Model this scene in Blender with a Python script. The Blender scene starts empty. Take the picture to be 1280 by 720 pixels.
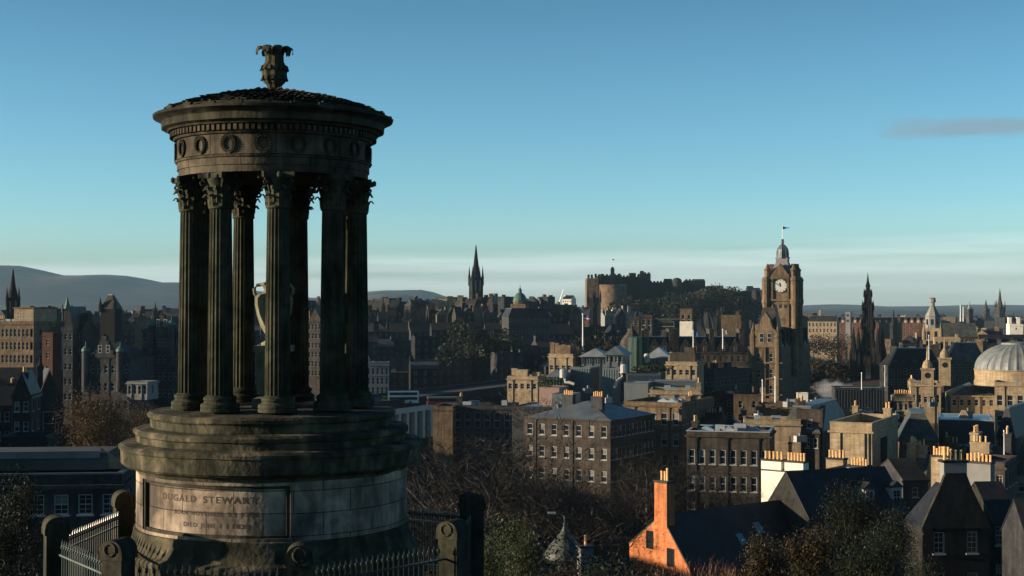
import bpy, math, random
from math import sin, cos, pi, radians, tan, atan2, sqrt
from mathutils import Vector, Matrix, noise
R = random.Random(7)
scene = bpy.context.scene
COL = scene.collection

# ------------------------------------------------------------------ camera
ALPHA = math.atan(28/1800)
cam_d = bpy.data.cameras.new('camera'); cam = bpy.data.objects.new('camera', cam_d); COL.objects.link(cam)
cam_d.sensor_width = 36; cam_d.lens = 1800/1280*36
cam_d.clip_start = 0.5; cam_d.clip_end = 40000
cam.location = (0, 0, 0); cam.rotation_euler = (pi/2+ALPHA, 0, 0)
scene.camera = cam

# ------------------------------------------------------------------ light
SUN_AZ = radians(96.5)      # to the left of the view direction (+Y)
SUN_EL = radians(9.5)
sun_dir = Vector((-sin(SUN_AZ)*cos(SUN_EL), cos(SUN_AZ)*cos(SUN_EL), sin(SUN_EL)))
sd = bpy.data.lights.new('sun', 'SUN'); sd.energy = 5.0; sd.angle = radians(0.5); sd.color = (1.0, 0.80, 0.58)
so = bpy.data.objects.new('sun', sd); COL.objects.link(so)
so.rotation_euler = sun_dir.to_track_quat('Z', 'Y').to_euler(); so.location = (-200, -50, 200)

w = bpy.data.worlds.new('World'); scene.world = w; w.use_nodes = True
nt = w.node_tree; N = nt.nodes; L = nt.links
for n in list(N): N.remove(n)
out = N.new('ShaderNodeOutputWorld'); bg = N.new('ShaderNodeBackground'); bg.inputs[1].default_value = 0.14
sky = N.new('ShaderNodeTexSky'); sky.sky_type = 'NISHITA'; sky.sun_disc = False
sky.sun_elevation = SUN_EL; sky.sun_rotation = atan2(sun_dir.x, sun_dir.y)
sky.altitude = 100; sky.air_density = 1.0; sky.dust_density = 0.6; sky.ozone_density = 1.6
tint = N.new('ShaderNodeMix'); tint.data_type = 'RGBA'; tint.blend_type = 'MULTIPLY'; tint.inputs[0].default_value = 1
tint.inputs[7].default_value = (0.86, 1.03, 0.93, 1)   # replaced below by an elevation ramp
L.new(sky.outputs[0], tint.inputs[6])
tcs = N.new('ShaderNodeTexCoord'); ses = N.new('ShaderNodeSeparateXYZ'); L.new(tcs.outputs['Generated'], ses.inputs[0])
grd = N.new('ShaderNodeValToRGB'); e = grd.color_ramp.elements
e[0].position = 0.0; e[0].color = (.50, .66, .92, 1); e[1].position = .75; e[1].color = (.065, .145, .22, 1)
for p_, c_ in ((.03, (.46, .67, .96)), (.05, (.43, .70, 1.0)), (.065, (.40, .68, .97)), (.10, (.335, .60, .82)), (.2, (.225, .44, .575)), (.38, (.10, .22, .32))):  # upper stops, above the view, darkened to cut the sky's fill light
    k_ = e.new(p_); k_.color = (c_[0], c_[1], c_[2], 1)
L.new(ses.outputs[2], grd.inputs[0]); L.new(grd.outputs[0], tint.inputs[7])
# thin cloud bands low in the sky and one small dark wisp, as functions of the direction
tc = N.new('ShaderNodeTexCoord'); sep = N.new('ShaderNodeSeparateXYZ'); L.new(tc.outputs['Generated'], sep.inputs[0])
mp = N.new('ShaderNodeMapping'); mp.inputs['Scale'].default_value = (3.0, 3.0, 60.0); mp.inputs['Rotation'].default_value = (0, radians(-1.2), 0)
L.new(tc.outputs['Generated'], mp.inputs[0])
nz = N.new('ShaderNodeTexNoise'); nz.inputs['Scale'].default_value = 1.3; nz.inputs['Detail'].default_value = 5; nz.inputs['Roughness'].default_value = .55
L.new(mp.outputs[0], nz.inputs[0])
cr = N.new('ShaderNodeValToRGB'); cr.color_ramp.elements[0].position = .25; cr.color_ramp.elements[1].position = .62
L.new(nz.outputs[0], cr.inputs[0])
band = N.new('ShaderNodeValToRGB')
e = band.color_ramp.elements; e[0].position = 0.0; e[0].color = (0.6, .6, .6, 1); e[1].position = .075; e[1].color = (0, 0, 0, 1)
m_ = e.new(.034); m_.color = (1, 1, 1, 1)
m_ = e.new(.042); m_.color = (.12, .12, .12, 1)
slp = N.new('ShaderNodeMath'); slp.operation = 'MULTIPLY_ADD'; slp.inputs[1].default_value = -.03; L.new(sep.outputs[0], slp.inputs[0]); L.new(sep.outputs[2], slp.inputs[2]); L.new(slp.outputs[0], band.inputs[0])
mul = N.new('ShaderNodeMath'); mul.operation = 'MULTIPLY'; L.new(cr.outputs[0], mul.inputs[0]); L.new(band.outputs[0], mul.inputs[1])
mul2 = N.new('ShaderNodeMath'); mul2.operation = 'MULTIPLY'; mul2.inputs[1].default_value = .5; L.new(mul.outputs[0], mul2.inputs[0])
cl = N.new('ShaderNodeMix'); cl.data_type = 'RGBA'; L.new(mul2.outputs[0], cl.inputs[0]); L.new(tint.outputs[2], cl.inputs[6])
cl.inputs[7].default_value = (4.3, 4.75, 4.75, 1)
# wisp
def DIR(px, py):
    u = (px-640)/1800; v = (py-360)/1800
    d = Vector((u, cos(ALPHA)+v*sin(ALPHA), sin(ALPHA)-v*cos(ALPHA))); return d
wd = DIR(1225, 158).normalized()
sub = N.new('ShaderNodeVectorMath'); sub.operation = 'SUBTRACT'; L.new(tc.outputs['Generated'], sub.inputs[0]); sub.inputs[1].default_value = wd
scl = N.new('ShaderNodeVectorMath'); scl.operation = 'MULTIPLY'; L.new(sub.outputs[0], scl.inputs[0]); scl.inputs[1].default_value = (15, 15, 110)
ln = N.new('ShaderNodeVectorMath'); ln.operation = 'LENGTH'; L.new(scl.outputs[0], ln.inputs[0])
mp2 = N.new('ShaderNodeMapping'); mp2.inputs['Scale'].default_value = (10, 10, 60); L.new(tc.outputs['Generated'], mp2.inputs[0])
nz2 = N.new('ShaderNodeTexNoise'); nz2.inputs['Scale'].default_value = 2.5; nz2.inputs['Detail'].default_value = 5; L.new(mp2.outputs[0], nz2.inputs[0])
ad = N.new('ShaderNodeMath'); ad.operation = 'MULTIPLY_ADD'; L.new(nz2.outputs[0], ad.inputs[0]); ad.inputs[1].default_value = 1.6; L.new(ln.outputs[1], ad.inputs[2])
wr = N.new('ShaderNodeMapRange'); wr.inputs[1].default_value = 1.2; wr.inputs[2].default_value = 1.9; wr.inputs[3].default_value = .8; wr.inputs[4].default_value = 0
L.new(ad.outputs[0], wr.inputs[0])
cl2 = N.new('ShaderNodeMix'); cl2.data_type = 'RGBA'; L.new(wr.outputs[0], cl2.inputs[0]); L.new(cl.outputs[2], cl2.inputs[6])
cl2.inputs[7].default_value = (.95, 1.42, 1.7, 1)
L.new(cl2.outputs[2], bg.inputs[0]); L.new(bg.outputs[0], out.inputs[0])

vs = scene.view_settings; vs.view_transform = 'Standard'; vs.look = 'None'; vs.gamma = 1; vs.exposure = 1.0; vs.use_curve_mapping = False
scene.render.resolution_x = 1024; scene.render.resolution_y = 576
if hasattr(scene, 'cycles'):
    scene.cycles.volume_bounces = 0; scene.cycles.max_bounces = 5; scene.cycles.diffuse_bounces = 2
    scene.cycles.volume_step_rate = 5; scene.cycles.volume_max_steps = 64

# ------------------------------------------------------------------ helpers
def P(px, py, Y):
    d = DIR(px, py); t = Y/d.y
    return Vector((d.x*t, Y, d.z*t))
def U(px, py=430):
    d = DIR(px, py); return d.x/d.y
def ZZ(py, Y):
    return P(640, py, Y).z

def link(o, parent=None):
    COL.objects.link(o)
    if parent is not None: o.parent = parent
    return o
def tag(o, label=None, cat=None, group=None, kind=None):
    if label: o['label'] = label
    if cat: o['category'] = cat
    if group: o['group'] = group
    if kind: o['kind'] = kind
    return o
def thing(name, label, cat, loc=(0, 0, 0), rz=0, group=None):
    o = bpy.data.objects.new(name, None); o.empty_display_size = .5; link(o)
    o.location = loc; o.rotation_euler = (0, 0, rz)
    return tag(o, label, cat, group)
def inst(name, mesh, parent=None, loc=(0, 0, 0), rz=0, sc=None):
    o = bpy.data.objects.new(name, mesh); link(o, parent); o.location = loc; o.rotation_euler = (0, 0, rz)
    if sc: o.scale = sc
    return o

class MB:
    def __init__(s): s.v = []; s.f = []; s.m = []; s.mats = []; s.sm = []; s.cm = 0; s.xf = None; s.smooth = False
    def use(s, m):
        if m not in s.mats: s.mats.append(m)
        s.cm = s.mats.index(m); return s
    def vert(s, p):
        if s.xf is not None: p = s.xf @ Vector(p)
        s.v.append(tuple(p)); return len(s.v)-1
    def face(s, ids): s.f.append(tuple(ids)); s.m.append(s.cm); s.sm.append(s.smooth)
    def poly(s, pts): s.face([s.vert(p) for p in pts])
    def box(s, x0, x1, y0, y1, z0, z1, top=None):
        a = [s.vert(p) for p in ((x0, y0, z0), (x1, y0, z0), (x1, y1, z0), (x0, y1, z0))]
        if top is None: tx0, tx1, ty0, ty1 = x0, x1, y0, y1
        else: tx0, tx1, ty0, ty1 = top
        b = [s.vert(p) for p in ((tx0, ty0, z1), (tx1, ty0, z1), (tx1, ty1, z1), (tx0, ty1, z1))]
        s.face([a[3], a[2], a[1], a[0]]); s.face(b)
        for i in range(4): j = (i+1) % 4; s.face([a[i], a[j], b[j], b[i]])
    def prism(s, pts, h0, h1, axis='z'):     # pts ccw in plane
        def mk(p, h):
            if axis == 'z': return (p[0], p[1], h)
            if axis == 'y': return (p[0], h, p[1])
            return (h, p[0], p[1])
        a = [s.vert(mk(p, h0)) for p in pts]; b = [s.vert(mk(p, h1)) for p in pts]; n = len(pts)
        s.face(a[::-1]); s.face(b)
        for i in range(n): j = (i+1) % n; s.face([a[i], a[j], b[j], b[i]])
    def lathe(s, prof, n=24, cx=0, cy=0, fl=None, cap=True, ph=0):   # prof [(r,z)] from bottom to top
        rings = []
        for r, z in prof:
            if r < 1e-4: rings.append([s.vert((cx, cy, z))]); continue
            ring = []
            for i in range(n):
                a = 2*pi*i/n+ph; rr = r*(fl(i, z) if fl else 1)
                ring.append(s.vert((cx+rr*cos(a), cy+rr*sin(a), z)))
            rings.append(ring)
        for A, B in zip(rings, rings[1:]):
            for i in range(n):
                j = (i+1) % n
                if len(A) == 1 and len(B) == 1: continue
                if len(A) == 1: s.face([A[0], B[j], B[i]][::-1])
                elif len(B) == 1: s.face([A[i], A[j], B[0]])
                else: s.face([A[i], A[j], B[j], B[i]])
        if cap:
            if len(rings[0]) > 1: s.face(rings[0][::-1])
            if len(rings[-1]) > 1: s.face(rings[-1])
    def tube(s, pts, r, n=5, r1=None):
        pts = [Vector(p) for p in pts]; rings = []
        for k, p in enumerate(pts):
            d = (pts[min(k+1, len(pts)-1)]-pts[max(k-1, 0)]).normalized()
            up = Vector((0, 0, 1)) if abs(d.z) < .9 else Vector((1, 0, 0))
            a = d.cross(up).normalized(); b = d.cross(a)
            rr = r if r1 is None else r+(r1-r)*k/(len(pts)-1)
            rings.append([s.vert(p+(a*cos(2*pi*i/n)+b*sin(2*pi*i/n))*rr) for i in range(n)])
        for A, B in zip(rings, rings[1:]):
            for i in range(n): j = (i+1) % n; s.face([A[i], B[i], B[j], A[j]])
        s.face(rings[0]); s.face(rings[-1][::-1])
    def mesh(s, name):
        me = bpy.data.meshes.new(name); me.from_pydata(s.v, [], s.f)
        for m in s.mats: me.materials.append(m)
        me.polygons.foreach_set('material_index', s.m); me.polygons.foreach_set('use_smooth', s.sm); me.update()
        return me
    def build(s, name, parent=None, loc=(0, 0, 0), rz=0):
        return inst(name, s.mesh(name), parent, loc, rz)

# ------------------------------------------------------------------ materials
def newmat(name):
    m = bpy.data.materials.new(name); m.use_nodes = True
    nt = m.node_tree; b = nt.nodes['Principled BSDF']; return m, nt, nt.nodes, nt.links, b
def rgb(c): return (c[0], c[1], c[2], 1)
def mul_c(c, k): return (min(1, c[0]*k), min(1, c[1]*k), min(1, c[2]*k))
def plain(name, c, rough=.8, metal=0, var=.25, scale=1.5, bump=0, spec=.3):
    m, nt, N, L, b = newmat(name)
    b.inputs['Roughness'].default_value = rough; b.inputs['Metallic'].default_value = metal; b.inputs['Specular IOR Level'].default_value = spec
    g = N.new('ShaderNodeNewGeometry'); n = N.new('ShaderNodeTexNoise'); n.inputs['Scale'].default_value = scale; n.inputs['Detail'].default_value = 6
    L.new(g.outputs['Position'], n.inputs[0])
    r = N.new('ShaderNodeValToRGB'); e = r.color_ramp.elements
    e[0].position = .3; e[0].color = rgb(mul_c(c, 1-var)); e[1].position = .7; e[1].color = rgb(mul_c(c, 1+var))
    L.new(n.outputs[0], r.inputs[0]); L.new(r.outputs[0], b.inputs['Base Color'])
    if bump:
        bp = N.new('ShaderNodeBump'); bp.inputs['Strength'].default_value = bump; bp.inputs['Distance'].default_value = .05
        L.new(n.outputs[0], bp.inputs['Height']); L.new(bp.outputs[0], b.inputs['Normal'])
    return m
def stone(name, c, c2=None, soot=.5, bw=.9, bh=.35, joint=.72, rnd=True, rough=.9, streak=.35, sscale=.35):
    """ashlar: courses from a brick pattern in the thing's own axes, soot blotches, rain streaks"""
    m, nt, N, L, b = newmat(name); b.inputs['Roughness'].default_value = rough; b.inputs['Specular IOR Level'].default_value = .2
    c2 = c2 or mul_c(c, .72)
    tc = N.new('ShaderNodeTexCoord'); sp = N.new('ShaderNodeSeparateXYZ'); L.new(tc.outputs['Object'], sp.inputs[0])
    a = N.new('ShaderNodeMath'); a.operation = 'ADD'; L.new(sp.outputs[0], a.inputs[0]); L.new(sp.outputs[1], a.inputs[1])
    cb = N.new('ShaderNodeCombineXYZ'); L.new(a.outputs[0], cb.inputs[0]); L.new(sp.outputs[2], cb.inputs[1])
    br = N.new('ShaderNodeTexBrick'); L.new(cb.outputs[0], br.inputs[0]); br.inputs['Scale'].default_value = 1
    br.inputs['Brick Width'].default_value = bw; br.inputs['Row Height'].default_value = bh; br.inputs['Mortar Size'].default_value = .012
    br.inputs['Color1'].default_value = rgb(c); br.inputs['Color2'].default_value = rgb(c2); br.inputs['Mortar'].default_value = rgb(mul_c(c2, joint))
    g = N.new('ShaderNodeNewGeometry')
    n = N.new('ShaderNodeTexNoise'); n.inputs['Scale'].default_value = sscale; n.inputs['Detail'].default_value = 8; n.inputs['Roughness'].default_value = .65
    L.new(g.outputs['Position'], n.inputs[0])
    r = N.new('ShaderNodeValToRGB'); e = r.color_ramp.elements; e[0].position = .35; e[1].position = .62
    e[0].color = (1-soot, 1-soot, 1-soot*.95, 1); e[1].color = (1.05, 1.05, 1.05, 1); L.new(n.outputs[0], r.inputs[0])
    mx = N.new('ShaderNodeMix'); mx.data_type = 'RGBA'; mx.blend_type = 'MULTIPLY'; mx.inputs[0].default_value = 1
    L.new(br.outputs[0], mx.inputs[6]); L.new(r.outputs[0], mx.inputs[7])
    mp = N.new('ShaderNodeMapping'); mp.inputs['Scale'].default_value = (1.3, 1.3, .12); L.new(g.outputs['Position'], mp.inputs[0])
    n2 = N.new('ShaderNodeTexNoise'); n2.inputs['Scale'].default_value = 1.6; n2.inputs['Detail'].default_value = 5; L.new(mp.outputs[0], n2.inputs[0])
    r2 = N.new('ShaderNodeValToRGB'); e = r2.color_ramp.elements; e[0].position = .38; e[1].position = .6
    e[0].color = (1-streak, 1-streak, 1-streak, 1); e[1].color = (1, 1, 1, 1); L.new(n2.outputs[0], r2.inputs[0])
    mx2 = N.new('ShaderNodeMix'); mx2.data_type = 'RGBA'; mx2.blend_type = 'MULTIPLY'; mx2.inputs[0].default_value = 1
    L.new(mx.outputs[2], mx2.inputs[6]); L.new(r2.outputs[0], mx2.inputs[7])
    last = mx2.outputs[2]
    if rnd:
        oi = N.new('ShaderNodeObjectInfo'); mr = N.new('ShaderNodeMapRange'); mr.inputs[3].default_value = .8; mr.inputs[4].default_value = 1.15
        L.new(oi.outputs['Random'], mr.inputs[0])
        mx3 = N.new('ShaderNodeMix'); mx3.data_type = 'RGBA'; mx3.blend_type = 'MULTIPLY'; mx3.inputs[0].default_value = 1
        L.new(last, mx3.inputs[6]); L.new(mr.outputs[0], mx3.inputs[7]); last = mx3.outputs[2]
    L.new(last, b.inputs['Base Color'])
    return m
def slate(name, c=(.045, .05, .06), rough=.55):
    m, nt, N, L, b = newmat(name); b.inputs['Roughness'].default_value = rough; b.inputs['Specular IOR Level'].default_value = .35
    tc = N.new('ShaderNodeTexCoord'); sp = N.new('ShaderNodeSeparateXYZ'); L.new(tc.outputs['Object'], sp.inputs[0])
    a = N.new('ShaderNodeMath'); a.operation = 'ADD'; L.new(sp.outputs[0], a.inputs[0]); L.new(sp.outputs[1], a.inputs[1])
    cb = N.new('ShaderNodeCombineXYZ'); L.new(a.outputs[0], cb.inputs[0]); L.new(sp.outputs[2], cb.inputs[1])
    br = N.new('ShaderNodeTexBrick'); L.new(cb.outputs[0], br.inputs[0]); br.inputs['Scale'].default_value = 1
    br.inputs['Brick Width'].default_value = .35; br.inputs['Row Height'].default_value = .18; br.inputs['Mortar Size'].default_value = .01
    br.inputs['Color1'].default_value = rgb(c); br.inputs['Color2'].default_value = rgb(mul_c(c, 1.6)); br.inputs['Mortar'].default_value = rgb(mul_c(c, .5))
    g = N.new('ShaderNodeNewGeometry'); n = N.new('ShaderNodeTexNoise'); n.inputs['Scale'].default_value = .5; n.inputs['Detail'].default_value = 7
    L.new(g.outputs['Position'], n.inputs[0])
    r = N.new('ShaderNodeValToRGB'); e = r.color_ramp.elements; e[0].position = .35; e[1].position = .65
    e[0].color = (.6, .6, .6, 1); e[1].color = (1.35, 1.3, 1.15, 1); L.new(n.outputs[0], r.inputs[0])
    mx = N.new('ShaderNodeMix'); mx.data_type = 'RGBA'; mx.blend_type = 'MULTIPLY'; mx.inputs[0].default_value = 1
    L.new(br.outputs[0], mx.inputs[6]); L.new(r.outputs[0], mx.inputs[7]); L.new(mx.outputs[2], b.inputs['Base Color'])
    return m
def leaf(name, c, c2):
    m, nt, N, L, b = newmat(name); b.inputs['Roughness'].default_value = .6; b.inputs['Specular IOR Level'].default_value = .25
    g = N.new('ShaderNodeNewGeometry'); r = N.new('ShaderNodeValToRGB'); e = r.color_ramp.elements
    e[0].color = rgb(c); e[1].color = rgb(c2); e[0].position = .2; e[1].position = .85
    L.new(g.outputs['Random Per Island'], r.inputs[0]); L.new(r.outputs[0], b.inputs['Base Color']); return m

M = {}
M['buff'] = stone('buff_sandstone', (0.208, 0.149, 0.092), soot=.45)
M['cream'] = stone('cream_sandstone', (0.403, 0.310, 0.194), soot=.22, streak=.25)
M['brown'] = stone('brown_sandstone', (0.085, 0.071, 0.057), soot=.5)
M['dark'] = stone('sooty_sandstone', (0.028, 0.030, 0.033), soot=.5)
M['grey'] = stone('grey_sandstone', (0.062, 0.065, 0.068), soot=.45)
M['red'] = stone('red_sandstone', (0.176, 0.082, 0.054), soot=.3)
M['rust'] = stone('rust_brick', (0.108, 0.046, 0.027), soot=.3, bw=.3, bh=.12)
M['rubble'] = stone('dark_rubble', (0.030, 0.030, 0.027), (.035, .033, .028), soot=.5, bw=.55, bh=.28, sscale=1.2)
M['black'] = stone('blackened_stone', (0.009, 0.009, 0.009), soot=.4)
M['white'] = plain('white_harling', (0.666, 0.621, 0.540), .9, var=.1, scale=.6)
M['whitegrey'] = plain('pale_render', (0.195, 0.195, 0.186), .9, var=.12, scale=.6)
M['orange'] = stone('orange_harling', (.62, .225, .085), (.50, .17, .065), soot=.38, rnd=False, bw=.45, bh=.22, joint=.9)
M['pink'] = plain('pink_render', (0.266, 0.182, 0.147), .9, var=.15)
M['slate'] = slate('slate_roof', (0.013, 0.014, 0.017))
M['slate2'] = slate('brownish_slate', (0.027, 0.023, 0.020))
M['slate3'] = slate('green_grey_slate', (0.051, 0.058, 0.056))
M['lead'] = plain('lead_sheet', (0.100, 0.120, 0.135), .42, var=.3, scale=.35)
M['lead2'] = plain('pale_lead_sheet', (0.243, 0.271, 0.285), .45, var=.25, scale=.3)
M['flat'] = plain('felt_roof', (0.055, 0.060, 0.061), .85, var=.35, scale=.25)
M['bluelead'] = plain('blue_grey_roof', (0.154, 0.252, 0.322), .35, var=.2, scale=.4)
M['metal'] = plain('grey_cladding', (0.113, 0.133, 0.138), .5, var=.12, metal=.2)
M['darkbox'] = plain('charcoal_cladding', (0.031, 0.032, 0.034), .6, var=.12)
M['copper'] = plain('green_copper', (0.046, 0.106, 0.089), .6, var=.2)
M['mesh'] = plain('dark_green_sheet', (0.013, 0.037, 0.028), .7, var=.3)
M['clay'] = plain('clay_pot', (.62, .38, .17), .8, var=.2, scale=2)
M['frame'] = plain('white_sash_paint', (0.346, 0.346, 0.326), .5, var=.1)
M['domelead'] = plain('weathered_dome_lead', (.15, .165, .165), .5, var=.25, scale=.5)
M['frame2'] = plain('weathered_sash_paint', (.30, .31, .30), .6, var=.2)
M['blind'] = plain('window_blind', (0.151, 0.147, 0.126), .8, var=.2)
M['pole'] = plain('white_pole', (.75, .76, .74), .4, var=.05)
M['iron'] = plain('black_iron', (.012, .018, .018), .35, var=.3, spec=.5)
M['gold'] = plain('gilt', (.5, .33, .1), .3, metal=.8)
M['asphalt'] = plain('asphalt', (.05, .05, .052), .9)
M['glass'], _, _n, _l, b = newmat('window_glass'); b.inputs['Base Color'].default_value = (.012, .016, .02, 1); b.inputs['Roughness'].default_value = .12; b.inputs['Specular IOR Level'].default_value = .5
M['greenglass'], _, _n, _l, b = newmat('green_tinted_glass'); b.inputs['Base Color'].default_value = (.02, .07, .05, 1); b.inputs['Roughness'].default_value = .15
M['bark'] = plain('bark', (0.032, 0.026, 0.020), .9, var=.35, scale=3)
M['palebark'] = plain('pale_bark', (0.102, 0.090, 0.072), .9, var=.35, scale=3)
M['twig'] = leaf('twigs', (.008, .007, .006), (.024, .020, .015))
M['redtwig'] = leaf('russet_twigs', (.05, .022, .012), (.13, .058, .026))
M['goldleaf'] = leaf('autumn_leaves', (.05, .035, .016), (.17, .115, .05))
M['green'] = leaf('evergreen_leaves', (.004, .007, .003), (.020, .025, .010))
M['green2'] = leaf('laurel_leaves', (.016, .026, .010), (.06, .07, .026))
M['olive'] = leaf('yellowing_leaves', (.010, .011, .006), (.065, .045, .016))

# ------------------------------------------------------------------ terrain
def smooth(a, b, x):
    t = max(0, min(1, (x-a)/(b-a))); return t*t*(3-2*t)
def lerpt(t, x):
    for (x0, y0), (x1, y1) in zip(t, t[1:]):
        if x <= x1: return y0 if x <= x0 else y0+(y1-y0)*(x-x0)/(x1-x0)
    return t[-1][1]
def hill_tab(lst, Y): return [((px-640)/1800*Y, ZZ(py, Y)) for px, py in lst]
H1 = hill_tab([(-900, 372), (-500, 350), (-260, 342), (-80, 336), (0, 331), (15, 331), (40, 336), (78, 344), (100, 344), (130, 342), (165, 344), (190, 351), (207, 354), (225, 353), (260, 354), (300, 362), (340, 366), (380, 371), (400, 372), (430, 368), (455, 365), (480, 362.5), (500, 363), (528, 362.5), (545, 366), (566, 373), (600, 381), (700, 386)], 9000)
H2 = hill_tab([(-400, 380), (300, 382), (400, 379), (445, 373), (480, 368), (505, 369), (530, 375), (560, 381), (700, 388)], 7000)
H3 = hill_tab([(600, 388), (900, 386), (1000, 382), (1040, 380), (1100, 383), (1180, 382), (1235, 380), (1300, 382), (1500, 382), (2200, 385)], 10500)
BASE = [(-80, -.5), (0, -2.2), (14, -5.2), (22, -6.0), (30.5, -6.0), (35, -7.4), (44, -11), (60, -16), (100, -25), (150, -32), (210, -37), (300, -43), (420, -46), (600, -46), (900, -44), (1300, -45), (3000, -52), (20000, -60)]
def ground(x, y):
    z = lerpt(BASE, y)
    if y < 3000:
        # old town ridge on the left, spur added unseen beyond the left edge of the view to cast shade
        rid = math.exp(-((y-(900+x*.15))/230)**2)*(1-smooth(-60, 190, x-(y-900)*.25))
        z += 26*rid
        nt_ = smooth(20, 160, x-(y-300)*.12)*smooth(180, 260, y)*(1-smooth(700, 1500, y)); z += 12*nt_
        xs = -(0.36*y)-48
        shade_spur = math.exp(-((x-xs-6)/24)**2)*smooth(60, 130, y)*(1-smooth(330, 460, y)) if x > xs+6 else smooth(60, 130, y)*(1-smooth(330, 460, y))*math.exp(-((x-xs-6)/90)**2)
        z += shade_spur*max(0, -z-9)
        n = noise.noise(Vector((x*.02, y*.02, 0)))
        z += n*min(1.5, y*.01)
    if y > 3500:
        for H, Y0, wd in ((H1, 9000, 1300), (H2, 7000, 800), (H3, 10500, 1500)):
            hz = lerpt(H, x); k = math.exp(-((y-Y0)/wd)**2)
            if hz+60 > 0: z = max(z, -60+(hz+60)*k)
        n = noise.fractal(Vector((x*.0012, y*.0012, 3)), 1.0, 2.0, 5)
        z += n*14*smooth(3500, 6500, y)*(1 if x < 1500 else .4)
    return z
def terrain():
    mb = MB(); nx, ny = 230, 260; mb.smooth = True
    m, nt, N, L, b = newmat('winter_ground'); b.inputs['Roughness'].default_value = .95; b.inputs['Specular IOR Level'].default_value = .1
    g = N.new('ShaderNodeNewGeometry'); n = N.new('ShaderNodeTexNoise'); n.inputs['Scale'].default_value = .0018; n.inputs['Detail'].default_value = 9; n.inputs['Roughness'].default_value = .62
    L.new(g.outputs['Position'], n.inputs[0]); r = N.new('ShaderNodeValToRGB'); e = r.color_ramp.elements
    e[0].position = .40; e[0].color = (.010, .013, .008, 1); e[1].position = .60; e[1].color = (.12, .105, .06, 1)
    k = e.new(.5); k.color = (.04, .038, .026, 1)
    k = e.new(.56); k.color = (.055, .036, .03, 1)
    L.new(n.outputs[0], r.inputs[0])
    n2 = N.new('ShaderNodeTexNoise'); n2.inputs['Scale'].default_value = .7; n2.inputs['Detail'].default_value = 6; L.new(g.outputs['Position'], n2.inputs[0])
    r2 = N.new('ShaderNodeValToRGB'); e = r2.color_ramp.elements; e[0].color = (.5, .5, .5, 1); e[1].color = (1.2, 1.2, 1.2, 1); e[0].position = .3; e[1].position = .7
    L.new(n2.outputs[0], r2.inputs[0]); mx = N.new('ShaderNodeMix'); mx.data_type = 'RGBA'; mx.blend_type = 'MULTIPLY'; mx.inputs[0].default_value = 1
    L.new(r.outputs[0], mx.inputs[6]); L.new(r2.outputs[0], mx.inputs[7]); L.new(mx.outputs[2], b.inputs['Base Color'])
    mb.use(m)
    ids = []
    for j in range(ny+1):
        t = j/ny; y = -80+ (14500)*(math.sinh(t*5.2)/math.sinh(5.2))
        row = []
        for i in range(nx+1):
            s_ = (i/nx*2-1); x = 9500*math.sinh(s_*5.6)/math.sinh(5.6)
            # spread columns wider with distance is left to the sinh spacing
            row.append(mb.vert((x, y, ground(x, y))))
        ids.append(row)
    for j in range(ny):
        for i in range(nx): mb.face([ids[j][i], ids[j][i+1], ids[j+1][i+1], ids[j+1][i]])
    o = mb.build('ground'); tag(o, 'ground falling from the hilltop to the city and the far hills', 'ground', kind='structure')
terrain()
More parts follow.
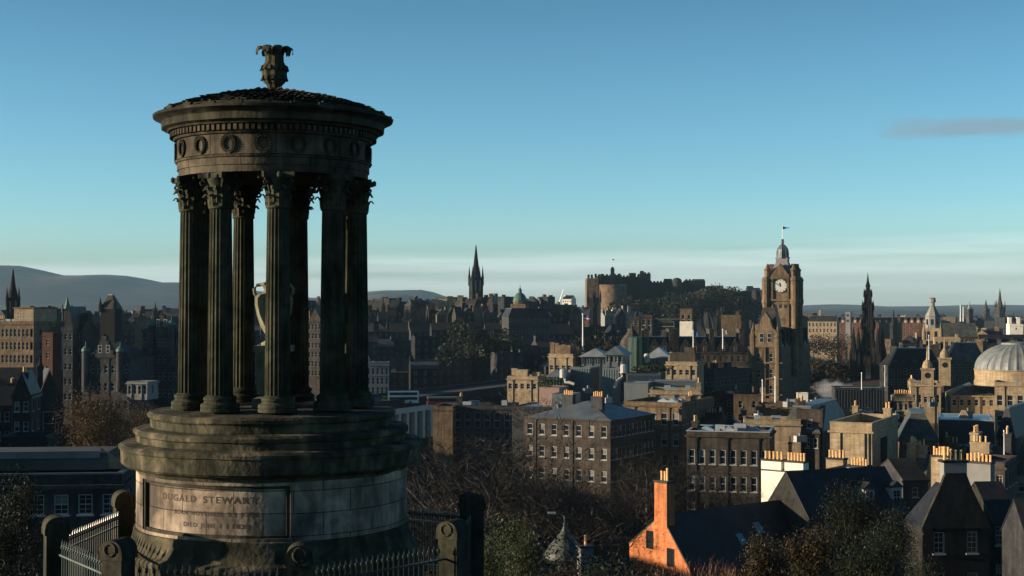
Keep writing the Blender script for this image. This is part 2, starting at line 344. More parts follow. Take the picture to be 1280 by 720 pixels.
# ------------------------------------------------------------------ the round temple monument
MX, MY = -4.63, 28.0
def mon_mats():
    def ms(name, c1, c2, c3, sc=1.2, bump=.4, joints=None):
        m, nt, N, L, b = newmat(name); b.inputs['Roughness'].default_value = .92; b.inputs['Specular IOR Level'].default_value = .15
        tc = N.new('ShaderNodeTexCoord')
        n = N.new('ShaderNodeTexNoise'); n.inputs['Scale'].default_value = sc; n.inputs['Detail'].default_value = 9; n.inputs['Roughness'].default_value = .62; n.inputs['Distortion'].default_value = .5
        L.new(tc.outputs['Object'], n.inputs[0])
        r = N.new('ShaderNodeValToRGB'); e = r.color_ramp.elements; e[0].position = .34; e[0].color = rgb(c1); e[1].position = .66; e[1].color = rgb(c3)
        k = e.new(.5); k.color = rgb(c2); L.new(n.outputs[0], r.inputs[0])
        mp = N.new('ShaderNodeMapping'); mp.inputs['Scale'].default_value = (3, 3, .5); L.new(tc.outputs['Object'], mp.inputs[0])
        n2 = N.new('ShaderNodeTexNoise'); n2.inputs['Scale'].default_value = 1.5; n2.inputs['Detail'].default_value = 6; L.new(mp.outputs[0], n2.inputs[0])
        r2 = N.new('ShaderNodeValToRGB'); e = r2.color_ramp.elements; e[0].position = .36; e[0].color = (.5, .52, .5, 1); e[1].position = .58; e[1].color = (1, 1, 1, 1)
        L.new(n2.outputs[0], r2.inputs[0])
        mx = N.new('ShaderNodeMix'); mx.data_type = 'RGBA'; mx.blend_type = 'MULTIPLY'; mx.inputs[0].default_value = 1
        L.new(r.outputs[0], mx.inputs[6]); L.new(r2.outputs[0], mx.inputs[7])
        last = mx.outputs[2]
        h = n.outputs[0]
        if joints:
            sp = N.new('ShaderNodeSeparateXYZ'); L.new(tc.outputs['Object'], sp.inputs[0])
            at = N.new('ShaderNodeMath'); at.operation = 'ARCTAN2'; L.new(sp.outputs[1], at.inputs[0]); L.new(sp.outputs[0], at.inputs[1])
            ml = N.new('ShaderNodeMath'); ml.operation = 'MULTIPLY'; ml.inputs[1].default_value = joints[0]; L.new(at.outputs[0], ml.inputs[0])
            cb = N.new('ShaderNodeCombineXYZ'); L.new(ml.outputs[0], cb.inputs[0]); L.new(sp.outputs[2], cb.inputs[1])
            br = N.new('ShaderNodeTexBrick'); L.new(cb.outputs[0], br.inputs[0]); br.inputs['Scale'].default_value = 1
            br.inputs['Brick Width'].default_value = joints[1]; br.inputs['Row Height'].default_value = joints[2]; br.inputs['Mortar Size'].default_value = .009
            br.inputs['Color1'].default_value = (1.05, 1, .97, 1); br.inputs['Color2'].default_value = (.72, .74, .74, 1); br.inputs['Mortar'].default_value = (.22, .22, .22, 1)
            mx2 = N.new('ShaderNodeMix'); mx2.data_type = 'RGBA'; mx2.blend_type = 'MULTIPLY'; mx2.inputs[0].default_value = 1
            L.new(last, mx2.inputs[6]); L.new(br.outputs[0], mx2.inputs[7]); last = mx2.outputs[2]
        L.new(last, b.inputs['Base Color'])
        n3 = N.new('ShaderNodeTexNoise'); n3.inputs['Scale'].default_value = 9; n3.inputs['Detail'].default_value = 6; L.new(tc.outputs['Object'], n3.inputs[0])
        ad = N.new('ShaderNodeMath'); ad.operation = 'ADD'; L.new(n3.outputs[0], ad.inputs[0]); L.new(h, ad.inputs[1])
        bp = N.new('ShaderNodeBump'); bp.inputs['Strength'].default_value = bump; bp.inputs['Distance'].default_value = .04
        L.new(ad.outputs[0], bp.inputs['Height']); L.new(bp.outputs[0], b.inputs['Normal'])
        return m
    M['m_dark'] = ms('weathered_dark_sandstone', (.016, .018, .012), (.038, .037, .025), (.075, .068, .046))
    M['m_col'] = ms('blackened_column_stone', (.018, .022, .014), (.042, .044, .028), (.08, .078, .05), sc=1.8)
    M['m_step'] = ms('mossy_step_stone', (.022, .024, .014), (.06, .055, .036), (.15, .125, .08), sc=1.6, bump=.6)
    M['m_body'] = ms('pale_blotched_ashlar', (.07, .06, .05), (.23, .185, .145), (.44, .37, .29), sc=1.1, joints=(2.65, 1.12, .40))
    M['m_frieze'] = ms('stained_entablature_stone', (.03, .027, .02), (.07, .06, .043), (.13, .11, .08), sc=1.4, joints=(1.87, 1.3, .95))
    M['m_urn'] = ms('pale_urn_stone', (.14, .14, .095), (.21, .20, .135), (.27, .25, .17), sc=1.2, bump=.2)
mon_mats()
def disp(mb, i0, k, sc):
    for i in range(i0, len(mb.v)):
        p = Vector(mb.v[i]); n = noise.noise(p*sc); r = Vector((p.x, p.y, 0)); 
        if r.length > .01: p += r.normalized()*n*k
        p.z += noise.noise(p*sc+Vector((9, 4, 2)))*k*.5
        mb.v[i] = tuple(p)
def monument():
    T = thing('round_temple_monument', 'dark round temple monument of nine fluted columns around an urn, on an inscribed drum', 'monument', (MX, MY, 0))
    # local axes as world, origin at eye height
    FL = -5.9
    # foundation + base moulding
    mb = MB().use(M['m_step']); mb.smooth = False
    mb.lathe([(2.897, FL-.6), (2.897, -5.0), (2.877, -4.97), (2.799, -4.95), (2.790, -4.66), (2.819, -4.63), (2.829, -4.57), (2.799, -4.51), (2.722, -4.46), (2.673, -4.34), (2.634, -4.20), (2.624, -4.10), (2.566, -4.08)], 144)
    disp(mb, 0, .008, 1.3); mb.build('base_moulding', T)
    # drum with a sunk inscription panel
    a0, a1 = -58, 16     # degrees from the front, + to the right
    def pos(adeg, r, z):
        a = radians(adeg); return (r*sin(a), -r*cos(a), z)
    mb = MB().use(M['m_body']); mb.smooth = False
    R0, z0, z1 = 2.58, -4.14, -3.02
    pz0, pz1 = -4.03, -3.10
    step = 3
    angs = list(range(-180, 181, step))
    angs = sorted(set(angs+[a0, a1]))
    for A, B in zip(angs, angs[1:]):
        inside = A >= a0 and B <= a1
        if not inside: mb.poly([pos(A, R0, z0), pos(B, R0, z0), pos(B, R0, z1), pos(A, R0, z1)])
        else:
            mb.poly([pos(A, R0, z0), pos(B, R0, z0), pos(B, R0, pz0), pos(A, R0, pz0)])
            mb.poly([pos(A, R0, pz1), pos(B, R0, pz1), pos(B, R0, z1), pos(A, R0, z1)])
            ri = R0-.10
            mb.poly([pos(A, R0, pz0), pos(B, R0, pz0), pos(B, ri, pz0), pos(A, ri, pz0)])
            mb.poly([pos(A, ri, pz1), pos(B, ri, pz1), pos(B, R0, pz1), pos(A, R0, pz1)])
    for A in (a0, a1):
        mb.poly([pos(A, R0, pz0), pos(A, R0, pz1), pos(A, R0-.10, pz1), pos(A, R0-.10, pz0)])
    mb.build('drum', T)
    # panel, its frame mouldings, the writing
    mb = MB().use(M['m_body']); na = 26
    for i in range(na):
        A = a0+(a1-a0)*i/na; B = a0+(a1-a0)*(i+1)/na
        mb.poly([pos(A, R0-.10, pz0), pos(B, R0-.10, pz0), pos(B, R0-.10, pz1), pos(A, R0-.10, pz1)])
    pan = mb.build('inscription_panel', T)
    mb = MB().use(M['m_dark'])
    for i in range(na):
        A = a0+(a1-a0)*i/na; B = a0+(a1-a0)*(i+1)/na
        for zz0, zz1 in ((pz0, pz0+.05), (pz1-.06, pz1)):
            mb.poly([pos(A, R0-.045, zz0), pos(B, R0-.045, zz0), pos(B, R0-.045, zz1), pos(A, R0-.045, zz1)])
            for zz in (zz0, zz1): mb.poly([pos(A, R0-.045, zz), pos(B, R0-.045, zz), pos(B, R0-.1, zz), pos(A, R0-.1, zz)])
    for A in (a0, a1-1.4):
        B = A+1.4
        mb.poly([pos(A, R0-.03, pz0), pos(B, R0-.03, pz0), pos(B, R0-.03, pz1), pos(A, R0-.03, pz1)])
        for C_ in (A, B): mb.poly([pos(C_, R0-.03, pz0), pos(C_, R0-.03, pz1), pos(C_, R0-.1, pz1), pos(C_, R0-.1, pz0)])
    mb.build('panel_frame', T)
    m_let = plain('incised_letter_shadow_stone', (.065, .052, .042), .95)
    def curved_text(s, ang_mid, width, z, size):
        ws = s.split(' '); tot = len(s); u = 0
        for w_ in ws:
            c = (u+len(w_)/2)/tot-.5; one_word(w_, ang_mid+math.degrees(c*width/2.55), width*len(w_)/tot*.97, z, size); u += len(w_)+1
    def one_word(s, ang_mid, width, z, size):
        cu = bpy.data.curves.new('txt', 'FONT'); cu.body = s; cu.size = size; cu.align_x = 'CENTER'; cu.space_character = 1.25; cu.space_word = 1.3; cu.offset = .003
        ob = bpy.data.objects.new('txt', cu); COL.objects.link(ob)
        bpy.context.view_layer.update()
        me = bpy.data.meshes.new_from_object(ob.evaluated_get(bpy.context.evaluated_depsgraph_get()))
        bpy.data.objects.remove(ob)
        xs = [v.co.x for v in me.vertices]; wd = max(xs)-min(xs); k = width/wd
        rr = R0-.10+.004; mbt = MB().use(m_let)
        for v in me.vertices:
            a = radians(ang_mid)+v.co.x*k/rr
            mbt.vert((rr*sin(a), -rr*cos(a), z+v.co.y))
        for p in me.polygons: mbt.face(list(p.vertices))
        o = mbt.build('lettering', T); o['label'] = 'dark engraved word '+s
    curved_text('DUGALD STEWART', -20.5, 2.05, -3.42, .165)
    curved_text('BORN NOVEMBER 22 1753', -16, 1.75, -3.65, .11)
    curved_text('DIED JUNE 11 1828', -15.5, 1.32, -3.86, .11)
    # overhanging cornice of the drum and the two steps
    mb = MB().use(M['m_step'])
    mb.lathe([(2.586, -3.04), (2.624, -2.98), (2.683, -2.95), (2.799, -2.92), (2.819, -2.90), (2.848, -2.88), (2.867, -2.62), (2.897, -2.60), (2.906, -2.54), (2.848, -2.50), (2.527, -2.47)], 144)
    disp(mb, 0, .03, 1.6); mb.build('drum_cornice', T)
    mb = MB().use(M['m_step'])
    mb.lathe([(2.543, -2.52), (2.572, -2.50), (2.582, -2.36), (2.621, -2.33), (2.631, -2.27), (2.582, -2.23), (2.152, -2.20)], 144)
    mb2 = MB().use(M['m_step'])
    disp(mb, 0, .035, 1.9); mb.build('step', T)
    mb2.lathe([(2.28, -2.24), (2.31, -2.20), (2.32, -2.06), (2.37, -2.02), (2.38, -1.96), (2.33, -1.92), (1.0, -1.87), (0, -1.87)], 144)
    disp(mb2, 0, .03, 2.2); mb2.build('step', T)
    # columns
    rc, p0 = 1.6, 12
    nf = 20; nn = nf*6
    def flute(i, z):
        t = (i % 6)/6; return 1-.085*(sin(pi*t)**.7 if t > 0 else 0)
    zb, zc, ztop = -1.86, 1.88, 2.53
    shaft = MB().use(M['m_col']); prof = []
    for k in range(9):
        t = k/8; prof.append((.235-.035*t**1.5, zb+.30+(zc-zb-.30)*t))
    shaft.lathe(prof, nn, fl=flute)
    sm = shaft.mesh('column')
    base = MB().use(M['m_col'])
    base.lathe([(.36, zb), (.36, zb+.05), (.345, zb+.06), (.36, zb+.09), (.35, zb+.14), (.31, zb+.155), (.285, zb+.18), (.29, zb+.20), (.305, zb+.22), (.30, zb+.26), (.27, zb+.275), (.245, zb+.30)], 40)
    bm_ = base.mesh('column_base')
    cap = MB().use(M['m_col'])
    cap.lathe([(.20, zc-.02), (.225, zc), (.225, zc+.03), (.20, zc+.05), (.195, zc+.25), (.215, zc+.42), (.27, zc+.55)], 32)
    # abacus with concave sides
    ab = []
    for q in range(4):
        for j in range(9):
            t = j/8; a = pi/4+q*pi/2
            c1 = Vector((cos(a), sin(a)))*.44; c2 = Vector((cos(a+pi/2), sin(a+pi/2)))*.44
            p = c1.lerp(c2, .06+.88*t); mid = (c1+c2)/2
            p -= mid.normalized()*.085*sin(pi*t); ab.append((p.x, p.y))
    cap.prism(ab, zc+.545, zc+.65)
    # acanthus leaves, two rows, then volutes
    def leafm(ang, zl, hl, wl, r0):
        n = 6; L_ = []
        for k in range(n+1):
            t = k/n; rr = r0+.02*t+(.11*max(0, t-.55)**1.3*2.4); z = zl+hl*(t if t < .85 else .85-(t-.85)*1.6)
            hw = wl*(.65+.5*sin(pi*min(1, t*1.1)))*(1 if t < .8 else 1-(t-.8)*2.5)
            hw *= 1+.18*(-1)**k
            row = []
            for sgn, off in ((-1, 0), (-.5, .012), (0, .03), (.5, .012), (1, 0)):
                a = ang+sgn*hw/rr; row.append(cap.vert(((rr+off)*cos(a), (rr+off)*sin(a), z)))
            L_.append(row)
        for A, B in zip(L_, L_[1:]):
            for j in range(4): cap.face([A[j], A[j+1], B[j+1], B[j]])
    for k in range(8):
        leafm(k*pi/4, zc+.03, .27, .075, .205); leafm(k*pi/4+pi/8, zc+.10, .37, .075, .205)
    for q in range(4):
        a = pi/4+q*pi/2; pts = []
        for k in range(12):
            t = k/11*2.1*pi; rr = .075*(1-k/15); 
            cx_ = .335; cz_ = zc+.475
            pts.append(((cx_+rr*sin(t+pi))*cos(a), (cx_+rr*sin(t+pi))*sin(a), cz_+rr*cos(t+pi)*-1))
        cap.tube([(.20*cos(a), .20*sin(a), zc+.25), (.25*cos(a), .25*sin(a), zc+.42)]+pts, .032, 5, .02)
    for q in range(4):
        a = q*pi/2; cap.box(-.05, .05, -.05, .05, 0, 0) if False else None
        x, y = .345*cos(a), .345*sin(a); cap.lathe([(.0, zc+.53), (.035, zc+.55), (.04, zc+.60), (.03, zc+.63), (0, zc+.65)], 8, x, y)
    cm_ = cap.mesh('capital')
    for k in range(9):
        a = radians(p0+40*k); x, y = rc*sin(a), -rc*cos(a)
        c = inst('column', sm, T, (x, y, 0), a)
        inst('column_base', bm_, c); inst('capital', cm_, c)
    # entablature ring: architrave, frieze, dentils, cornice
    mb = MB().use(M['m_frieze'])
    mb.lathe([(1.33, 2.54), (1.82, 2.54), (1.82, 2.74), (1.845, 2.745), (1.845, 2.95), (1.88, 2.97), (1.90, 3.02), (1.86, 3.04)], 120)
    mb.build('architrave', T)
    mb = MB().use(M['m_frieze']); mb.lathe([(1.33, 2.53), (1.33, 3.6)], 60, cap=False); mb.lathe([(1.33, 2.56), (0.3, 3.05), (0, 3.1)], 60, cap=False); mb.build('ceiling_dome', T)
    mb = MB().use(M['m_frieze'])
    mb.lathe([(1.85, 3.03), (1.85, 3.44), (1.88, 3.45)], 120); fr = mb.build('frieze', T)
    # laurel wreaths
    wm = MB().use(M['m_dark'])
    pts = []
    for k in range(25):
        t = 2*pi*k/24; pts.append((.115*sin(t), 0, -.14*cos(t)))
    wm.tube(pts, .022, 5)
    for k in range(40):
        t = 2*pi*k/40; x, z = .115*sin(t), -.14*cos(t); s_ = 1 if k % 2 else -1
        d = Vector((cos(t), 0, sin(t))); nrm = Vector((sin(t), 0, -cos(t)))*s_
        c = Vector((x, -.015, z)); wm.poly([c-d*.02, c+nrm*.035-d*.0, c+d*.05+nrm*.03, c+d*.03])
        wm.poly([c-d*.02+Vector((0, -.02, 0)), c+nrm*.03, c+d*.05+nrm*.025+Vector((0, -.025, 0)), c+d*.03])
    wm.box(-.05, .05, -.03, 0, -.19, -.15)
    wme = wm.mesh('wreath')
    for k in range(18):
        a = radians(-17+20*k); inst('wreath', wme, T, (1.862*sin(a), -1.862*cos(a), 3.24), a)
    mb = MB().use(M['m_frieze'])
    mb.lathe([(1.84, 3.42), (1.90, 3.43), (1.92, 3.46), (1.92, 3.62)], 120)
    for k in range(110):
        a = 2*pi*k/110; mb.xf = Matrix.Rotation(a, 4, 'Z'); mb.box(1.91, 1.985, -.031, .031, 3.48, 3.585)
    mb.xf = None; mb.build('dentil_course', T)
    mb = MB().use(M['m_dark'])
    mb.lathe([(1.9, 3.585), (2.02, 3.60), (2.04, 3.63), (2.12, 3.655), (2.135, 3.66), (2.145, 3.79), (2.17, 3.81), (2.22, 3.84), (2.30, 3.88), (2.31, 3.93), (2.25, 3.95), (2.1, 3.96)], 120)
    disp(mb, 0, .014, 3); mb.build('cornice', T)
    # antefixes along the rim
    af = MB().use(M['m_dark'])
    for a, h in ((-.04, .10), (0, .15), (.04, .10)):
        af.box(a-.03, a+.03, -.03, .05, 0, h*.55, (a*1.4-.02, a*1.4+.02, -.02, .03))
    afm = af.mesh('antefix')
    for k in range(27):
        if R.random() < .3: continue
        a = 2*pi*k/27+.1; inst('antefix', afm, T, (2.255*sin(a), -2.255*cos(a), 3.93), a, (1.3, 1.3, .8+.6*R.random()))
    # roof with overlapping laurel-leaf scales
    mb = MB().use(M['m_dark'])
    rp = [(2.22, 3.94), (1.9, 4.10), (1.55, 4.23), (1.2, 4.33), (.85, 4.40), (.5, 4.46), (.28, 4.50), (.2, 4.54)]
    mb.lathe(rp, 72)
    for ri in range(14):
        r = .4+ri*.125; n = int(2*pi*r/.14)
        z = lerpt([(x, y) for x, y in rp[::-1]], r)
        for k in range(n):
            a = 2*pi*(k+.5*(ri % 2))/n+R.uniform(-.02, .02); mb.xf = Matrix.Translation((0, 0, z)) @ Matrix.Rotation(a, 4, 'Z')
            h = R.uniform(.02, .055); w_ = .06
            p0_ = (r-.10, 0, .03); p1 = (r, -w_, .012); p2 = (r+.09, 0, h-.01); p3 = (r, w_, .012); p4 = (r, 0, h+.01)
            for q in ((p0_, p1, p4), (p1, p2, p4), (p2, p3, p4), (p3, p0_, p4)): mb.poly(q)
    mb.xf = None; mb.build('roof', T)
    # finial
    mb = MB().use(M['m_dark'])
    def kn(i, z): return 1+.10*cos(i*2*pi/6)*(1 if z < 4.9 or z > 5.03 else .5)
    mb.lathe([(.40, 4.30), (.30, 4.36), (.24, 4.42), (.16, 4.48), (.13, 4.54), (.14, 4.60), (.18, 4.63), (.235, 4.70), (.225, 4.78), (.25, 4.84), (.25, 4.88), (.19, 4.92), (.17, 4.96), (.165, 5.05), (.18, 5.12), (.21, 5.16)], 36, fl=lambda i, z: 1+.07*sin(i*2*pi/4.5))
    for k in range(9):
        mb.xf = Matrix.Rotation(2*pi*k/9+.2, 4, 'Z')
        pr = [(.17, 5.04), (.20, 5.12), (.26, 5.17), (.32, 5.175), (.355, 5.14), (.36, 5.09), (.34, 5.07)]
        wv = [.05, .065, .075, .08, .075, .06, .02]
        rows = [(mb.vert((r, -w_, z-.01)), mb.vert((r, 0, z+.02)), mb.vert((r, w_, z-.01))) for (r, z), w_ in zip(pr, wv)]
        for A, B in zip(rows, rows[1:]): mb.face([A[0], A[1], B[1], B[0]]); mb.face([A[1], A[2], B[2], B[1]])
    for ring, rr, zz in ((12, .22, 4.71), (14, .235, 4.86), (12, .30, 4.40)):
        for k in range(ring):
            mb.xf = Matrix.Rotation(2*pi*k/ring, 4, 'Z'); mb.box(rr-.03, rr+.05, -.035, .035, zz-.04, zz+.03, (rr-.01, rr+.02, -.02, .02))
    mb.xf = None; fn = mb.build('finial', T)
    zt = [(2.54, 2.54), (2.95, 2.80), (3.04, 2.87), (3.45, 3.26), (3.585, 3.39), (3.66, 3.47), (3.93, 3.72), (4.45, 4.19), (5.175, 5.13)]
    done = set()
    for o in list(T.children):
        k = o.name.split('.')[0]
        if k in ('architrave', 'ceiling_dome', 'frieze', 'dentil_course', 'cornice', 'roof', 'finial') and o.data.name not in done:
            done.add(o.data.name)
            for v in o.data.vertices: v.co.z = lerpt(zt, v.co.z) if v.co.z > 2.54 else v.co.z
        elif k == 'wreath': o.location.z = 3.045
        elif k == 'antefix': o.location.z = 3.72
    # urn on its pedestal: rests inside
    UT = thing('stone_urn', 'tall pale stone urn with handles on a pedestal between the monument columns', 'urn', (MX, MY, 0))
    mb = MB().use(M['m_urn'])
    mb.box(-.36, .36, -.36, .36, -1.865, -1.70); mb.box(-.28, .28, -.28, .28, -1.62, -.80); mb.box(-.35, .35, -.35, .35, -.80, -.68); mb.build('pedestal', UT)
    mb = MB().use(M['m_urn']); mb.smooth = True
    mb.lathe([(.24, -.68), (.24, -.63), (.13, -.58), (.11, -.52), (.17, -.45), (.26, -.30), (.33, -.08), (.365, .12), (.365, .24), (.32, .31), (.22, .34), (.19, .40), (.21, .46), (.27, .49), (.28, .53), (.16, .56)], 40); mb.build('urn_body', UT)
    for s_ in (-1, 1):
        mb = MB().use(M['m_urn']); mb.tube([(s_*.30, 0, .24), (s_*.37, 0, .33), (s_*.38, 0, .42), (s_*.33, 0, .49), (s_*.24, 0, .50)], .035, 7); mb.build('handle', UT)
monument()

# ------------------------------------------------------------------ enclosure of stone piers and iron railings
def pier_mesh():
    mb = MB().use(M['m_dark']); hw = .185
    mb.box(-hw-.05, hw+.05, -hw-.05, hw+.05, 0, .25); mb.box(-hw, hw, -hw, hw, .25, 1.62)
    pts = [(-hw-.03, 1.62), (hw+.03, 1.62), (hw+.03, 1.72)]
    for k in range(13):
        a = pi*k/12; pts.append(((hw+.02)*cos(a), 1.76+(hw-.01)*sin(a)))
    pts.append((-hw-.03, 1.72))
    mb.prism([(x, z) for x, z in pts], -hw-.03, hw+.03, 'y')
    b = mb.mesh('pier_body')
    mr = MB().use(M['m_dark']); pts = []
    for k in range(17):
        t = 2*pi*k/16; pts.append((.095*sin(t), -hw-.035, 1.79-.10*cos(t)))
    mr.tube(pts, .022, 5); mr.lathe([(.001, 0)], 3) if False else None
    return b, mr.mesh('roundel')
pb, pr_ = pier_mesh()
piers = {}
for key, px, py, Y, rz, lab in (('a', 70, 640, 25.3, .45, 'round-capped stone pier farthest left, lit on its left edge, in front of the garden tree'),
                                ('b', 148, 668, 22.8, -.35, 'round-capped stone pier with carved ring, nearest the left side of the drum'),
                                ('c', 155, 609, 28.9, .45, 'round-capped stone pier tucked behind the left edge of the drum'),
                                ('d', 375, 674, 22.3, .1, 'round-capped stone pier standing in front of the middle of the drum'),
                                ('e', 566, 645, 24.9, -.5, 'round-capped stone pier right of the drum, shorter looking of the right pair'),
                                ('f', 590, 612, 28.5, .35, 'dark stone pier behind and above the right-hand pair, against bare trees')):
    p = P(px, py, Y); t = thing('railing_pier', lab, 'pier', (p.x, Y, p.z-2.0), rz, 'piers of the monument enclosure')
    inst('pier_body', pb, t); inst('carved_ring', pr_, t); piers[key] = p
for key, px, py, Y in (('g', 235, 606, 31.5), ('h', 490, 606, 31.5)):
    p = P(px, py, Y); piers[key] = p
    t = thing('railing_pier', 'stone pier of the enclosure hidden directly behind the round drum'+(' on its left' if key == 'g' else ' on its right'), 'pier', (p.x, Y, p.z-2.0), 0, 'piers of the monument enclosure')
    inst('pier_body', pb, t)
def bar_mesh(h):
    mb = MB().use(M['iron']); mb.lathe([(.012, 0), (.012, h-.10), (.028, h-.085), (.030, h-.06), (.010, h-.04), (.018, h-.02), (.0, h+.07)], 6)
    mb.box(-.03, .03, -.01, .01, h-.045, h-.03); return mb.mesh('spiked_bar')
bar = bar_mesh(1.25)
M['iron2'] = plain('green_weathered_iron', (.085, .11, .10), .5, var=.3)
barg = bar.copy(); barg.materials[0] = M['iron2']
def railing(k0, k1, lab, drop=.42, gm=None):
    a, b = piers[k0], piers[k1]; A = Vector((a.x, a.y, a.z-2.0+.25)); B = Vector((b.x, b.y, b.z-2.0+.25)); d = B-A; n = max(3, int(d.length/.115))
    ang = atan2(d.y, d.x); t = thing('iron_railing', lab, 'railing', A, ang, 'iron railings between the piers')
    L_ = sqrt(d.x**2+d.y**2); sl = d.z/L_
    mb = MB().use(M['iron2'] if gm else M['iron'])
    for zz in (.12, 1.02):
        mb.v += [(x, y, zz+z+x*sl) for x, y, z in ((0, -.025, 0), (L_, -.025, 0), (L_, .025, 0), (0, .025, 0), (0, -.025, .03), (L_, -.025, .03), (L_, .025, .03), (0, .025, .03))]
        o = len(mb.v)-8
        for f in ((3, 2, 1, 0), (4, 5, 6, 7), (0, 1, 5, 4), (1, 2, 6, 5), (2, 3, 7, 6), (3, 0, 4, 7)): mb.face([o+i for i in f])
    mb.build('rail', t)
    for i in range(1, n):
        x = L_*i/n
        if .27 < x < L_-.27: inst('spiked_bar', barg if gm else bar, t, (x, 0, x*sl))
railing('a', 'b', 'greenish iron railing between the two left-hand stone piers, sloping down to the front', gm=1)
railing('b', 'd', 'black spiked railing running below the inscribed panel')
railing('d', 'e', 'black spiked railing with lit tips right of the middle front pier')
railing('e', 'f', 'short dark railing between the two right-hand piers')
railing('c', 'a', 'black railing seen behind the far-left pier, rising to the drum')
railing('h', 'f', 'black spiked railing right of the drum, behind it, against the bare trees')
railing('g', 'c', 'iron railing hidden behind the left half of the drum')
# ------------------------------------------------------------------ buildings
def ordn(n):
    W = ['first', 'second', 'third', 'fourth', 'fifth', 'sixth', 'seventh', 'eighth', 'ninth', 'tenth', 'eleventh', 'twelfth', 'thirteenth', 'fourteenth', 'fifteenth', 'sixteenth', 'seventeenth', 'eighteenth', 'nineteenth', 'twentieth']
    if n <= 20: return W[n-1]
    if n < 30: return 'twenty-'+W[n-21]
    if n == 30: return 'thirtieth'
    if n < 40: return 'thirty-'+W[n-31]
    return str(n)+'th'
WIN = {}
def win_meshes(w, h, lod, blind=False):
    key = (round(w, 2), round(h, 2), lod, blind)
    if key in WIN: return WIN[key]
    fr = MB().use(M['frame' if lod == 0 else 'frame2']); t = .09 if lod == 0 else .12; gd = .16
    if lod < 2:
        fr.box(-w/2, -w/2+t, gd-.05, gd+.05, 0, h); fr.box(w/2-t, w/2, gd-.05, gd+.05, 0, h)
        fr.box(-w/2+t, w/2-t, gd-.05, gd+.05, 0, t); fr.box(-w/2+t, w/2-t, gd-.05, gd+.05, h-t, h)
        fr.box(-w/2+t, w/2-t, gd-.04, gd+.04, h*.5-.04, h*.5+.04)
        if lod == 0:
            nb = 3 if w > 1.1 else 2
            for k in range(1, nb): x = -w/2+w*k/nb; fr.box(x-.02, x+.02, gd-.02, gd+.02, t, h-t)
            for z in (h*.25, h*.75): fr.box(-w/2+t, w/2-t, gd-.018, gd+.018, z-.018, z+.018)
        fr.box(-w/2-.12, w/2+.12, -.10, .04, -.14, 0)
    else:
        b_ = .10; fr.box(-w/2, w/2, gd-.02, gd+.04, h*.47, h*.53); fr.box(-w/2, -w/2+b_, gd-.02, gd+.04, 0, h); fr.box(w/2-b_, w/2, gd-.02, gd+.04, 0, h)
        fr.box(-w/2+b_, w/2-b_, gd-.02, gd+.04, 0, b_); fr.box(-w/2+b_, w/2-b_, gd-.02, gd+.04, h-b_, h)
    pm = MB().use(M['glass']); pm.poly([(-w/2, gd+.03, 0), (w/2, gd+.03, 0), (w/2, gd+.03, h), (-w/2, gd+.03, h)])
    if blind: pm.use(M['blind']); pm.poly([(-w/2, gd+.025, h*.45), (w/2, gd+.025, h*.45), (w/2, gd+.025, h), (-w/2, gd+.025, h)])
    if lod < 2: r = (fr.mesh('window'), pm.mesh('pane'))
    else:
        fr.use(M['glass']); fr.poly([(-w/2, gd+.03, 0), (w/2, gd+.03, 0), (w/2, gd+.03, h), (-w/2, gd+.03, h)]); r = (fr.mesh('window'), None)
    WIN[key] = r; return r
def facade(mb, o, ud, W, z0, z1, n_in, cols, rows, ww, wh_, dep=.25):
    """wall from point o along ud, real openings; returns list of (u, v) window bottoms"""
    us = [0]; vs_ = [z0]; uw = []; vw = []
    for c in cols: us += [c-ww/2, c+ww/2]
    us.append(W)
    for (v, h) in sorted(rows): vs_ += [v, v+h]
    vs_.append(z1)
    def pt(u, v, d=0): return (o[0]+ud[0]*u+n_in[0]*d, o[1]+ud[1]*u+n_in[1]*d, v)
    wins = []
    for i in range(len(us)-1):
        for j in range(len(vs_)-1):
            a, b, c, d = us[i], us[i+1], vs_[j], vs_[j+1]
            if b-a < 1e-4 or d-c < 1e-4: continue
            if i % 2 == 1 and j % 2 == 1:
                for q in ((pt(a, c), pt(b, c), pt(b, c, dep), pt(a, c, dep)), (pt(a, d), pt(a, d, dep), pt(b, d, dep), pt(b, d)),
                          (pt(a, c), pt(a, c, dep), pt(a, d, dep), pt(a, d)), (pt(b, c), pt(b, d), pt(b, d, dep), pt(b, c, dep))): mb.poly(q)
                wins.append(((a+b)/2, c, d-c))
            else: mb.poly([pt(a, c), pt(b, c), pt(b, d), pt(a, d)])
    return wins
POT = {}
def pot_mesh(h):
    if h not in POT:
        mb = MB().use(M['clay']); mb.lathe([(.15, 0), (.13, h*.8), (.16, h*.84), (.16, h*.94), (.12, h), (.10, h)], 8); POT[h] = mb.mesh('chimney_pot')
    return POT[h]
def chimney(T, x, y, z, lx, ly, h, pots, m, ph=.85, zb=None):
    mb = MB().use(m); zb = zb if zb is not None else z
    mb.box(x-lx/2, x+lx/2, y-ly/2, y+ly/2, zb, z+h-.25); mb.box(x-lx/2-.1, x+lx/2+.1, y-ly/2-.1, y+ly/2+.1, z+h-.25, z+h)
    c = mb.build('chimney', T)
    long_x = lx >= ly; Ln = (lx if long_x else ly)-.3
    for k in range(pots):
        t = (k+.5)/pots-.5; hh = ph*R.choice((.8, 1, 1, 1.15)) if pots < 12 else ph
        o = inst('chimney_pot', pot_mesh(round(hh, 2)), c, (x+(t*Ln if long_x else 0), y+(0 if long_x else t*Ln), z+h))
    return c
